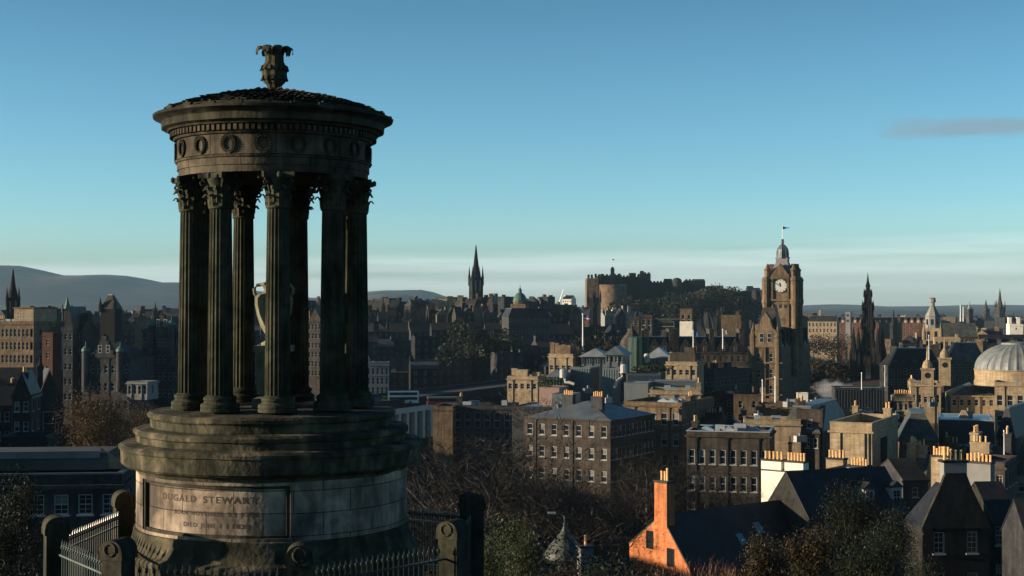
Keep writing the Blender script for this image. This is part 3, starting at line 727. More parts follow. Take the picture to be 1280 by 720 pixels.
def bldg(label, Y, xl, xc, xr, yt, th=28, m='buff', rm='slate', roof='flat', rise=3, rows=3, bays=None, sbays=None, wh=1.9, ww=1.05, fl=3.5,
         first=1.0, name='stone_building', cat='building', group=None, chim=(), dormers=0, base=None, depth=None, cornice=True, coping=None, lod=None, pot=.85, blind=.25, skip_side=False, parapet=.7, ovh=.25, shop=False):
    t = radians(th); C_ = P(xc, yt, Y); ul = U(xl); ur = U(xr)
    wdt = (C_.x-ul*C_.y)/(cos(t)+ul*sin(t))
    if depth: dp = depth
    else:
        den = sin(t)-ur*cos(t); dp = (ur*C_.y-C_.x)/den if den > .02 else 14
        dp = max(3, min(45, dp))
    zt = C_.z; cx_, cy_ = C_.x, C_.y
    midx, midy = cx_-wdt/2*cos(t)+dp/2*sin(t), cy_+wdt/2*sin(t)+dp/2*cos(t)
    zb = base if base is not None else min(ground(midx, midy), ground(cx_, cy_))-1.5
    T = thing(name, label, cat, (cx_, cy_, zb), -t, group); T['_w'] = wdt
    Z = zt-zb
    lod = lod if lod is not None else (0 if Y < 200 else 1 if Y < 330 else 2)
    bays = bays if bays is not None else max(1, int(wdt/3.0)); sbays = sbays if sbays is not None else max(1, int(dp/3.2))
    mb = MB().use(M[m]); rws = []
    v = Z-first-wh
    for k in range(rows):
        if v < 1: break
        rws.append((v, wh)); v -= fl
    def cols(W, n): return [W*(k+.5)/n for k in range(n)] if n else []
    w2 = min(ww, wdt/max(1, bays)*.6); w3 = min(ww, dp/max(1, sbays)*.6)
    fw = facade(mb, (-wdt, 0), (1, 0), wdt, 0, Z, (0, 1), cols(wdt, bays), rws if bays else [], w2, wh)
    sw = facade(mb, (0, 0), (0, 1), dp, 0, Z, (-1, 0), cols(dp, sbays), rws if sbays else [], w3, wh)
    mb.poly([(0, dp, 0), (-wdt, dp, 0), (-wdt, dp, Z), (0, dp, Z)]); mb.poly([(-wdt, dp, 0), (-wdt, 0, 0), (-wdt, 0, Z), (-wdt, dp, Z)])
    if roof == 'gable_y':    # gable to the front, ridge running back
        for yy in (0, dp): q = [(-wdt, yy, Z), (0, yy, Z), (-wdt/2, yy, Z+rise)]; mb.poly(q if yy == 0 else q[::-1])
    if roof == 'gable_x':
        for xx in (0, -wdt): q = [(xx, 0, Z), (xx, dp, Z), (xx, dp/2, Z+rise)]; mb.poly(q if xx == 0 else q[::-1])
    if roof == 'flat':
        for (a, b, c, d) in ((-wdt, 0, .35, 0), ):
            mb.box(-wdt+.01, -.01, .01, .31, Z+.001, Z+parapet-.08); mb.box(-.31, -.01, .31, dp-.01, Z+.001, Z+parapet-.08)
            mb.box(-wdt+.01, -wdt+.31, .31, dp-.01, Z+.001, Z+parapet-.08); mb.box(-wdt+.31, -.31, dp-.31, dp-.01, Z+.001, Z+parapet-.08)
    mb.build('wall', T)
    if lod < 3:
        nwin = 0
        for (lst, rot, fr_, w_) in ((fw, 0, 'f', w2), (sw, pi/2, 's', w3)):
            for (u, v, h) in lst:
                nwin += 1
                if nwin > 96: break
                wm, pm = win_meshes(w_, h, lod, R.random() < blind)
                loc = (-wdt+u, 0, v) if fr_ == 'f' else (0, u, v)
                o = inst('window', wm, T, loc, rot)
                if pm: inst('pane', pm, o)
    # roof
    mb = MB().use(M[rm]); o_ = ovh
    if roof == 'flat':
        mb.box(-wdt+.31, -.31, .31, dp-.31, Z-.3, Z+.12)
        mc = MB().use(M[coping or m]); a = .08
        mc.box(-wdt-a, a, -a, .38, Z+parapet-.08, Z+parapet+.06); mc.box(-.38, a, .38, dp-.38, Z+parapet-.08, Z+parapet+.06)
        mc.box(-wdt-a, -wdt+.38, .38, dp-.38, Z+parapet-.08, Z+parapet+.06); mc.box(-wdt-a, a, dp-.38, dp+a, Z+parapet-.08, Z+parapet+.06); mc.build('coping', T)
    elif roof == 'gable_y':
        s_ = rise/(wdt/2)
        for sg in (-1, 1):
            xo = -wdt/2+sg*(wdt/2+o_); zo = Z-o_*s_
            q = [(-wdt/2, -.05, Z+rise+.02), (-wdt/2, dp+.05, Z+rise+.02), (xo, dp+.05, zo+.02), (xo, -.05, zo+.02)]
            top = [(x, y, z+.18) for x, y, z in q]
            if sg > 0: mb.poly(top[::-1]); mb.poly(q)
            else: mb.poly(top); mb.poly(q[::-1])
            for k in range(4): j = (k+1) % 4; mb.poly([q[k], q[j], top[j], top[k]])
    elif roof == 'gable_x':
        s_ = rise/(dp/2)
        for sg in (-1, 1):
            yo = dp/2+sg*(dp/2+o_); zo = Z-o_*s_
            q = [(-wdt-.05, dp/2, Z+rise+.02), (.05, dp/2, Z+rise+.02), (.05, yo, zo+.02), (-wdt-.05, yo, zo+.02)]
            top = [(x, y, z+.18) for x, y, z in q]
            if sg > 0: mb.poly(top); mb.poly(q[::-1])
            else: mb.poly(top[::-1]); mb.poly(q)
            for k in range(4): j = (k+1) % 4; mb.poly([q[k], q[j], top[j], top[k]])
    elif roof in ('hip', 'mansard'):
        k = min(wdt, dp)*(.5 if roof == 'hip' else .0)
        if roof == 'mansard': k = min(rise*.45, min(wdt, dp)*.4)
        k = min(k, min(wdt, dp)*.5-.01)
        mb.box(-wdt-o_, o_, -o_, dp+o_, Z+.005, Z+rise, (-wdt+k, -k, k, dp-k))
        if roof == 'mansard':
            mr = MB().use(M['lead']); mr.box(-wdt+k-.15, -k+.15, k-.15, dp-k+.15, Z+rise-.02, Z+rise+.2); mr.build('flat_roof_top', T)
    rf = mb.build('roof', T)
    if cornice:
        mc = MB().use(M[m]); a = .28
        zz = Z-.25
        mc.box(-wdt-a, a, -a, -.005, zz, zz+.3); mc.box(.005, a, -.005, dp+a, zz, zz+.3)
        if rows > 1 and Y < 500:
            z2 = Z-first-fl+.55
            mc.box(-wdt, .12, -.12, -.005, z2, z2+.16); mc.box(.005, .12, -.005, dp, z2, z2+.16)
        mc.build('cornice', T)
    if 180 < Y < 420 and cornice and rows >= 1 and bays and bays >= 3:
        for k in range(1, bays, 3 if bays > 4 else 2):
            x = -wdt+wdt*k/bays+.02; mp_ = MB().use(M['iron']); mp_.box(x-.06, x+.06, -.16, -.02, max(0, Z-14), Z-.3); mp_.box(x-.16, x+.16, -.2, -.02, Z-.62, Z-.3); mp_.build('drainpipe', T)
    if 180 < Y < 560 and roof == 'flat' and cornice and not chim and wdt > 7:
        chim = [(R.choice((.03, .97)), R.uniform(.3, .7), 1.0, min(3.2, dp*.4), R.uniform(1.5, 2.4), R.choice((4, 5)), 0)]
        if wdt > 14: chim.append((R.uniform(.35, .65), .6, 2.8, 1.0, R.uniform(1.3, 2.0), 5, 0))
        for k in range(R.choice((4, 5, 7)) if wdt > 12 else 3):
            x = -wdt*R.uniform(.12, .85); y = dp*R.uniform(.25, .8); a = R.uniform(.5, 1.3); b_ = R.uniform(.4, .9)
            if R.random() < .5: mk = MB().use(M['lead2']); mk.box(x-a, x+a, y-b_, y+b_, Z+.1, Z+.1+R.uniform(.7, 1.5)); mk.build('roof_housing', T)
            else:
                mk = MB().use(M['frame2']); mk.box(x-a, x+a, y-b_, y+b_, Z+.1, Z+.5); mk.use(M['bluelead']); mk.box(x-a*.9, x+a*.9, y-b_*.9, y+b_*.9, Z+.5, Z+1.0, (x-a*.1, x+a*.1, y-b_*.8, y+b_*.8)); mk.build('skylight', T)
    for c in chim:   # (fx, fy, lx, ly, h, pots[, dz])
        fx, fy, lx, ly, h, n = c[:6]; dz = c[6] if len(c) > 6 else 0
        x, y = -wdt+wdt*fx, dp*fy
        x = max(-wdt+lx/2+.05, min(-lx/2-.05, x)); y = max(ly/2+.05, min(dp-ly/2-.05, y))
        chimney(T, x, y, Z+dz, lx, ly, h, n, M[m] if not (len(c) > 7) else M[c[7]], pot, zb=Z-.5)
    for k in range(dormers):
        x = -wdt+wdt*(k+.5)/dormers; dw, dh = 1.5, 1.9; y0 = .5
        md = MB().use(M['frame'] if Y < 250 else M[m]); md.box(x-dw/2, x+dw/2, y0, y0+2.4, Z+.1, Z+.25+dh)
        md.use(M[rm]); a = [(x-dw/2-.15, y0-.1, Z+.25+dh), (x+dw/2+.15, y0-.1, Z+.25+dh), (x, y0-.1, Z+.25+dh+.8)]; b_ = [(p[0], y0+2.6, p[2]) for p in a]
        md.poly(a); md.poly([a[1], b_[1], b_[2], a[2]]); md.poly([a[2], b_[2], b_[0], a[0]]); md.poly([a[0], b_[0], b_[1], a[1]])
        dd = md.build('dormer', T)
        wm, pm = win_meshes(1.0, 1.4, lod, False); o = inst('window', wm, dd, (x, y0-.22, Z+.5))
        if False: pass
        if pm and lod < 2:
            p2 = MB().use(M['glass']); p2.poly([(x-.45, y0-.04, Z+.55), (x+.45, y0-.04, Z+.55), (x+.45, y0-.04, Z+1.85), (x-.45, y0-.04, Z+1.85)]); p2.build('pane', dd)
    T['_d'] = dp; T['_z'] = Z
    return T
def dims(T): return T['_w'], T['_d'], T['_z']
def flagpole(label, px, ytop, ybot, Y, flag=None, r=.12):
    a = P(px, ytop, Y); b = P(px, ybot, Y)
    T = thing('flagpole', label, 'flagpole', (a.x, Y, b.z), 0, None)
    mb = MB().use(M['pole']); h = a.z-b.z; mb.lathe([(r, 0), (r*.6, h), (r*1.3, h+.02), (r*1.3, h+.2), (0, h+.3)], 8); mb.build('pole', T)
    if flag:
        w_, hh, mats = flag
        mf = MB(); n = 8
        for k in range(n):
            x0, x1 = w_*k/n, w_*(k+1)/n
            f = lambda x: .18*sin(x*3)*x/w_
            for q in range(4):
                mf.use(mats[q % len(mats)] if len(mats) > 1 else mats[0]); z0_, z1_ = h-.1-hh*(q+1)/4-x0*.12, h-.1-hh*q/4-x0*.12
                mf.poly([(x0, f(x0), z0_), (x1, f(x1), z0_-(x1-x0)*.12), (x1, f(x1), z1_-(x1-x0)*.12), (x0, f(x0), z1_)])
        mf.build('flag', T)
    return T
M['flagblue'] = plain('blue_flag_cloth', (.03, .09, .28), .8); M['flagred'] = plain('red_flag_cloth', (.45, .05, .05), .8); M['flagwhite'] = plain('white_flag_cloth', (.6, .6, .6), .8)
def box_on(T, name, x0, x1, y0, y1, z0, z1, m, top=None):
    mb = MB().use(M[m]); mb.box(x0, x1, y0, y1, z0, z1, top); return mb.build(name, T)
def pinnacle(mb, x, y, z, r, h, n=8, ph=0):
    mb.lathe([(r, z), (r, z+h*.4), (r*1.25, z+h*.42), (r*.9, z+h*.46), (0, z+h)], n, x, y, ph=ph)
def skyline_row(desc, spec, Y, mats, th=(-16, -3), hh=22, wpx=(9, 16), roofs=('gable_x', 'gable_y', 'hip', 'flat'), rows=3, dY=40, grp=None, jit=3, cm=None, ddx=None, lod=None, chp=.8):
    """a run of tenements whose tops follow spec [(px, py)...]; labels count them from the left"""
    x = spec[0][0]; k = 0
    while x < spec[-1][0]:
        wp = R.uniform(*wpx); k += 1
        if ddx and any(a <= x+wp/2 <= b for a, b in ddx): x += wp; continue
        yy = lerpt(spec, x+wp/2)+R.uniform(-jit, jit); Yk = Y+R.uniform(-dY, dY); m = R.choice(mats); rf = R.choice(roofs); rise = R.uniform(3, 5.5)
        if rf == 'flat': rise = 0
        ye = yy+rise*1800/Yk
        th_ = R.uniform(*th); wm_ = wp*Yk/1800
        ch = []
        if R.random() < chp:
            ch.append((R.choice((.02, .98)), .5, 1.1, 3.2, rise+R.uniform(1.2, 2.2), R.choice((3, 4, 5)) if Y < 480 else 0))
        if R.random() < .5: ch.append((R.uniform(.2, .8), R.choice((0.02, .5)), 2.6, 1.1, rise+R.uniform(.8, 1.6), R.choice((3, 4)) if Y < 480 else 0))
        tone = {'dark': 'dark', 'brown': 'brown', 'grey': 'grey', 'buff': 'buff', 'cream': 'cream', 'red': 'reddish', 'white': 'whitewashed', 'whitegrey': 'pale', 'black': 'blackened', 'rubble': 'rubble'}[m]
        rn = {'gable_x': 'long roof', 'gable_y': 'front gable', 'hip': 'hipped roof', 'flat': 'flat roof', 'mansard': 'mansard roof'}[rf]
        bldg('%s tenement, %s, %s from left %s' % (tone, rn, ordn(k), desc), Yk, x-.6, x+wp, x+wp+4, ye, th_, m, R.choice(('slate', 'slate', 'slate2', 'slate3')), rf, rise, rows, None, 1, 1.7, 1.0, 3.3,
             name='tenement', cat='tenement', group=grp or ('buildings '+desc), chim=ch, depth=R.uniform(9, 14), cornice=False, lod=lod)
        x += wp*.92
# ------------------------------------------------------------------ landmarks
def castle():
    Y = 1280; b = P(733, 378, Y); k = Y/1800
    T = thing('hilltop_castle', 'long stone castle with round battery wall on its dark rock, flag on the tallest tower', 'castle', (P(775, 388, Y).x, Y, 0))
    X0 = T.location.x
    def X(px): return P(px, 380, Y).x-X0
    def Zp(py): return ZZ(py, Y)
    ms = 'brown'
    def blk(name, p0, p1, yt, yb, y0, y1, m=ms, cren=False, rows=0, roofr=0, side=None):
        mb = MB().use(M[m]); x0, x1, z0, z1 = X(p0), X(p1), Zp(yb)-8, Zp(yt)
        if rows:
            n = max(1, int((x1-x0)/4)); cols = [(x1-x0)*(i+.5)/n for i in range(n)]; rw = [(z1-2.6-3.8*j-1.0, 2.0) for j in range(rows)]
            mb.v = []; W_ = facade(mb, (x0, y0), (1, 0), x1-x0, z0, z1, (0, 1), cols, rw, 1.3, 2)
            mb.box(x0, x1, y0+.3, y1, z0, z1-.02)
            mb.use(M['glass']) 
        else: mb.box(x0, x1, y0, y1, z0, z1)
        mb.use(M[m])
        if cren:
            n = int((x1-x0)/3.0)
            for i in range(n):
                a = x0+(x1-x0)*(i+.15)/n; mb.box(a, a+(x1-x0)/n*.6, y0, y0+.8, z1, z1+1.2)
        if roofr:
            mb.use(M['slate']); mb.poly([(x0, y0, z1), (x1, y0, z1), (x1, (y0+y1)/2, z1+roofr), (x0, (y0+y1)/2, z1+roofr)]); mb.poly([(x1, y1, z1), (x0, y1, z1), (x0, (y0+y1)/2, z1+roofr), (x1, (y0+y1)/2, z1+roofr)])
            mb.use(M[m]); mb.poly([(x0, y1, z1), (x0, y0, z1), (x0, (y0+y1)/2, z1+roofr)]); mb.poly([(x1, y0, z1), (x1, y1, z1), (x1, (y0+y1)/2, z1+roofr)])
        return mb.build(name, T)
    blk('palace_block', 733.5, 748, 348, 372, 0, 30, 'buff', True, 2)
    for p in (735, 739, 744, 749, 752): blk('chimney_stack', p, p+2.6, 342+(p % 2), 350, 6, 9, 'dark')
    blk('palace_range', 748, 767, 344, 362, 10, 35, ms, True, 3)
    blk('clock_turret', 764.2, 768.6, 335, 350, 5, 11, 'dark', True)
    blk('great_hall', 767, 779, 343, 365, 16, 40, 'dark', True, 2)
    blk('hospital_wing', 781, 804, 345, 372, 30, 50, 'dark', True, 3)
    blk('barrack_block', 791, 799, 341, 350, 32, 46, 'dark', False, 0, 1)
    blk('war_memorial', 803, 817, 341, 368, 26, 50, 'dark', True, 2)
    blk('war_memorial_turret', 804, 808.5, 337.5, 345, 28, 34, 'dark')
    blk('north_wall', 816, 884, 352, 372, 30, 40, 'dark', True)
    blk('north_range', 836, 846, 350, 356, 34, 46, 'dark', False, 0, 2)
    blk('mill_mount_wall', 862, 888, 349.5, 372, 34, 46, 'dark', True, 2)
    blk('gatehouse', 872, 885, 350, 358, 26, 40, 'grey', False, 1, 1.5)
    blk('gabled_turret', 940, 948, 361, 375, 24, 34, 'brown', False, 1, 3)
    blk('round_end_tower', 948, 957, 360.5, 375, 26, 38, 'dark', False, 1, 1)
    # round battery
    mb = MB().use(M['buff']); c = X(766); r = 20*k/1.0*.85
    mb.lathe([(r*1.12, Zp(392)), (r*1.03, Zp(378)), (r, Zp(358.5)), (r*1.02, Zp(358)), (r*1.02, Zp(356.8)), (r*.9, Zp(356.6)), (r*.9, Zp(358.5)), (0, Zp(358.5))], 40, c, -4)
    for i in range(26):
        a = 2*pi*i/26; mb.xf = Matrix.Translation((c, -4, 0)) @ Matrix.Rotation(a, 4, 'Z'); mb.box(r*.92, r*1.02, -1.0, 1.0, Zp(356.8), Zp(355.8))
    mb.xf = None; mb.build('half_moon_battery', T)
    mb = MB().use(M['grey']); c2 = X(850)
    mb.lathe([(5, Zp(372)), (4.4, Zp(352)), (4.6, Zp(350.5)), (3.6, Zp(348)), (1.5, Zp(346.6)), (0, Zp(346.3))], 20, c2, 24); mb.build('round_turret', T)
    mb = MB().use(M['pole']); xx = X(766); mb.lathe([(.25, Zp(335)), (.15, Zp(323))], 6, xx, 8); mb.build('flagpole', T)
    mb = MB().use(M['flagblue']); mb.box(xx, xx+1.8, 7.95, 8.05, Zp(325), Zp(323.5)); mb.build('flag', T)
    for p, yt, yb in ((737, 352, 376), (747, 354, 374)): pass
    # rock
    mr = MB().use(M['rock']); mr.smooth = False
    top = [(690, 410), (705, 400), (728, 392), (735, 384), (760, 382), (790, 380), (815, 376), (840, 370), (870, 366), (888, 357), (893, 357), (902, 358), (915, 362), (925, 366), (935, 365), (945, 362), (960, 362), (972, 372), (982, 384), (1000, 392), (1020, 408)]
    nx, ny = 120, 22; ids = []
    for i in range(nx+1):
        px = 685+(1025-685)*i/nx; row = []
        for j in range(ny+1):
            t = j/ny   # 0 = front foot, .5 = crest
            zt = ZZ(lerpt(top, px), Y); zb = -50
            y = Y-120+ t*330
            prof = smooth(0, .38, t)*(1-smooth(.72, 1, t))
            z = zb+(zt-zb)*prof*(.9+.1*noise.noise(Vector((px*.2, t*9, 2))) if t < .36 else 1)
            n = noise.fractal(Vector((px*.09, y*.03, z*.06)), 1, 2, 5)
            pp = P(px, 380, Y); x = pp.x+n*4
            y2 = y+noise.fractal(Vector((px*.16, z*.12, 1)), 1, 2, 4)*7*prof*(1 if t < .45 else 0)
            row.append(mr.vert((x, y2, z+n*2*(1 if t < .3 else .5))))
        ids.append(row)
    for i in range(nx):
        for j in range(ny): mr.face([ids[i][j], ids[i+1][j], ids[i+1][j+1], ids[i][j+1]])
    o = mr.build('castle_rock'); tag(o, 'dark crag under the castle', 'rock', kind='structure')
M['rock'] = plain('dark_crag', (.018, .017, .014), .95, var=.6, scale=.05)
castle()

def spire(label, px, Y, ytop, ybase, wbase, m='black', name='church_spire', corner=True, yshoulder=None, cap=None):
    """octagonal spire on a square tower; wbase = width of the tower in px"""
    w_ = wbase*Y/1800; c = P(px, ybase, Y); zt = ZZ(ytop, Y); zs = ZZ(yshoulder, Y) if yshoulder else c.z+(zt-c.z)*.4
    T = thing(name, label, 'spire', (c.x, Y, c.z-15), radians(20)); o = c.z-15
    mb = MB().use(M[m]); mb.box(-w_/2, w_/2, -w_/2, w_/2, 0, zs-o)
    for sx in (-1, 1):
        for k, sgn in (((0), 1),):
            pass
    mb.build('tower', T)
    mw = MB().use(M['glass'])
    hw = (zs-c.z)*.45
    for a in range(4):
        mw.xf = Matrix.Rotation(a*pi/2, 4, 'Z')
        for s_ in (-.22, .22): mw.box(s_*w_-w_*.08, s_*w_+w_*.08, -w_/2-.03, -w_/2+.1, zs-o-hw*1.3, zs-o-hw*.3)
    mw.xf = None; mw.build('louvred_opening', T)
    ms = MB().use(M[cap or m]); ms.lathe([(w_*.46, zs-o), (w_*.30, zs-o+(zt-zs)*.28), (w_*.26, zs-o+(zt-zs)*.30), (w_*.05, zs-o+(zt-zs)*.92), (0, zt-o)], 8, ph=pi/8)
    ms.build('spire_cone', T)
    if corner:
        for sx in (-1, 1):
            for sy in (-1, 1):
                mp_ = MB().use(M[m]); pinnacle(mp_, sx*w_*.47, sy*w_*.47, zs-o-(zs-c.z)*.35, w_*.11, (zt-zs)*.38+(zs-c.z)*.35, 6); mp_.build('pinnacle', T)
    return T
# the black spire on the ridge
sp_ = spire('tall black gothic spire standing alone above the Old Town ridge', 595, 1040, 305, 376, 14, 'black', yshoulder=347)
for k in range(8):
    a = 2*pi*k/8; mp_ = MB().use(M['black']); pinnacle(mp_, 3.1*cos(a), 3.1*sin(a), ZZ(352, 1040)-sp_.location.z, .55, 8, 5); mp_.build('pinnacle', sp_)
spire('dark slender spire at the far left edge above the cream hotel block', 16, 640, 335, 405, 15, 'black', yshoulder=372)
spire('small grey-green crown spire among roofs left of the pyramid-roofed tower', 84, 720, 370, 398, 12, 'grey', yshoulder=386, cap='copper')
spire('small dark spirelet above roofs close to the temple columns', 194, 760, 377, 398, 5, 'dark', yshoulder=388)
spire('tallest of the distant triple cathedral spires, in front of the other two', 1250, 2100, 360, 400, 9, 'brown', yshoulder=384)
spire('left-hand one of the distant cathedral spires, standing apart from the pair', 1232.5, 2050, 374, 400, 6.5, 'brown', yshoulder=386, corner=False)
spire('short distant spire overlapping the left side of the tallest cathedral spire', 1245.5, 2180, 374, 402, 4.5, 'dark', yshoulder=388, corner=False)
spire('distant brown tower with white pinnacle and sloping shoulders left of the cathedral spires', 1212, 1500, 377, 402, 6, 'brown', yshoulder=386, cap='whitegrey')
spire('thin church spire in front of the red hotel, right of the gothic monument', 1117, 1030, 386, 425, 6.5, 'dark', yshoulder=404)

def pyramid_tower():
    Y = 560; T = thing('roofed_tower', 'dark square tower with steep truncated pyramid roof among the left-hand tenements', 'tower', (P(139, 400, Y).x, Y, ZZ(455, Y)), radians(-12))
    o = T.location.z; w_ = 6.0
    mb = MB().use(M['black']); mb.box(-w_/2, w_/2, -w_/2, w_/2, 0, ZZ(386, Y)-o); mb.build('tower', T)
    mb = MB().use(M['slate2']); mb.box(-w_/2-.3, w_/2+.3, -w_/2-.3, w_/2+.3, ZZ(386, Y)-o, ZZ(369, Y)-o, (-.8, .8, -.8, .8)); mb.build('roof', T)
    mb = MB().use(M['frame']); mb.box(-.9, .9, -.9, .9, ZZ(369, Y)-o, ZZ(368, Y)-o); mb.build('roof_rail', T)
    for s_ in (-1, 1):
        mb = MB().use(M['black']); pinnacle(mb, s_*w_*.5, -w_*.5, ZZ(390, Y)-o, .8, 6, 6); mb.build('turret', T)
pyramid_tower()

def clock_tower():
    Y = 470; k = Y/1800; c = P(978.5, 400, Y); zb = ZZ(470, Y); th = radians(20)
    T = thing('clock_tower', 'tall sandstone hotel clock tower with white dial, domed lantern and flag', 'clock tower', (c.x+1.5, Y+8, zb), -th)
    Z = lambda py: ZZ(py, Y+8)-zb
    w_ = 9.6
    h = w_/2
    mb = MB().use(M['buff'])
    mb.box(-h, h, -h, h, 0, Z(347)); mb.build('shaft', T)
    mb = MB().use(M['buff'])
    for sx in (-1, 1):
        for sy in (-1, 1):
            mb.lathe([(1.15, 0), (1.15, Z(383)), (1.5, Z(378)), (1.5, Z(375)), (1.35, Z(374)), (1.35, Z(352)), (1.55, Z(351)), (1.5, Z(349.5)), (.9, Z(346))], 10, sx*(h-.1), sy*(h-.1))
    mb.build('corner_turrets', T)
    for sx in (-1, 1):
        for sy in (-1, 1):
            mp_ = MB().use(M['buff']); mp_.lathe([(1.0, Z(348)), (1.0, Z(339)), (1.25, Z(338)), (.9, Z(336)), (.55, Z(334)), (.35, Z(332)), (0, Z(329.5))], 8, sx*(h-.5), sy*(h-.5)); mp_.build('tourelle', T)
    # bands, arcades
    mb = MB().use(M['buff'])
    for za, zb_, pr in ((376.5, 374, .55), (380, 379, .25), (349, 347, .35), (399, 398, .2), (410, 409, .2)): mb.box(-h-pr, h+pr, -h-pr, h+pr, Z(za), Z(zb_))
    mb.build('string_course', T)
    mb = MB().use(M['glass'])
    for a in range(4):
        mb.xf = Matrix.Rotation(a*pi/2, 4, 'Z')
        for x in (-1.7, 0, 1.7): mb.box(x-.45, x+.45, -h-.04, -h+.1, Z(385), Z(381))
    mb.xf = None; mb.build('belfry_openings', T)
    mp_ = MB().use(M['buff'])
    for a in range(4):
        mp_.xf = Matrix.Rotation(a*pi/2, 4, 'Z')
        for x in (-2.6, 2.6): mp_.box(x-.3, x+.3, -h-.35, -h, Z(430), Z(379))
        mp_.box(-3.0, 3.0, -h-.5, -h, Z(349), Z(345)); mp_.prism([(-3.0, Z(345)), (3.0, Z(345)), (1.7, Z(338)), (.9, Z(334)), (0, Z(330)), (-.9, Z(334)), (-1.7, Z(338))], -h-.5, -h+2.0, 'y')
        mp_.box(-2.9, -2.3, -h-.5, -h, Z(374), Z(349)); mp_.box(2.3, 2.9, -h-.5, -h, Z(374), Z(349))
    mp_.xf = None; mp_.build('gable', T)
    m_d, _n1, Nd, Ld, bd = newmat('opal_clock_dial'); bd.inputs['Base Color'].default_value = (.45, .45, .41, 1); bd.inputs['Roughness'].default_value = .35
    for a in range(4):
        mb = MB().use(m_d); Rr = 2.15; zc = Z(357.5)
        mb.xf = Matrix.Rotation(a*pi/2, 4, 'Z') @ Matrix.Translation((0, -h-.12, zc)) @ Matrix.Rotation(pi/2, 4, 'X')
        mb.lathe([(Rr, -.15), (Rr, 0), (0, 0)], 36)
        mb.use(M['iron']); mb.lathe([(Rr+.22, -.15), (Rr+.22, .12), (Rr, .12), (Rr, 0.0)], 36, cap=False)
        base = mb.xf
        for kk in range(12):
            mb.xf = base @ Matrix.Rotation(kk*pi/6, 4, 'Z'); mb.box(-.09, .09, Rr*.76, Rr*.95, 0.01, .04)
        for ang, ln_, wd_ in ((20, Rr*.85, .11), (-52, Rr*.55, .14)):     # minute and hour hand as in the photograph
            mb.xf = base @ Matrix.Rotation(radians(ang if ang < 0 else ang), 4, 'Z'); mb.box(-wd_, wd_, -.3, ln_, .05, .09) if False else None
        for hh_, ln_, wd_ in ((56*6, Rr*.82, .10), (10*30+25, Rr*.55, .15)):
            pass
        for deg, ln_, wd_ in ((-62, Rr*.80, .11), (-12, Rr*.5, .15)):
            mb.xf = base @ Matrix.Rotation(radians(-deg), 4, 'Z'); mb.box(-wd_, wd_, -.3, ln_, .05, .09)
        mb.xf = None; mb.build('clock_face', T)
    # lantern
    mb = MB().use(M['whitegrey']); mb.box(-h+.6, h-.6, -h+.6, h-.6, Z(347.2), Z(338), (-3.1, 3.1, -3.1, 3.1)); mb.box(-3.0, 3.0, -3.0, 3.0, Z(338), Z(328), (-1.95, 1.95, -1.95, 1.95)); mb.box(-1.9, 1.9, -1.9, 1.9, Z(328), Z(322.5)); mb.build('lantern_base', T)
    mb = MB().use(M['lead'])
    mb.lathe([(2.3, Z(323)), (2.3, Z(322)), (1.9, Z(321.5)), (1.95, Z(317)), (1.75, Z(312)), (1.2, Z(308)), (.5, Z(305.5)), (.3, Z(304.5)), (.5, Z(303)), (.3, Z(301.5)), (.5, Z(300)), (.1, Z(298.5))], 32, fl=lambda i, z: 1.1 if i % 4 == 0 else 1)
    mb.build('dome', T)
    mb = MB().use(M['glass'])
    for kk in range(8):
        a = pi/4*kk; mb.xf = Matrix.Rotation(a, 4, 'Z'); mb.box(1.86, 2.0, -.28, .28, Z(319.5), Z(314.5))
    mb.xf = None; mb.build('lantern_openings', T)
    mb = MB().use(M['pole']); mb.lathe([(.14, Z(299)), (.09, Z(282.5))], 6); mb.build('flagpole', T)
    mb = MB().use(M['flagblue']); n = 6
    for i in range(n):
        x0, x1 = 2.6*i/n, 2.6*(i+1)/n; mb.poly([(x0, .3*sin(x0*2), Z(286.5)+.12*x0), (x1, .3*sin(x1*2), Z(286.5)+.12*x1), (x1, .3*sin(x1*2), Z(283)-.2*x1), (x0, .3*sin(x0*2), Z(283)-.2*x0)])
    mb.build('flag', T)
clock_tower()

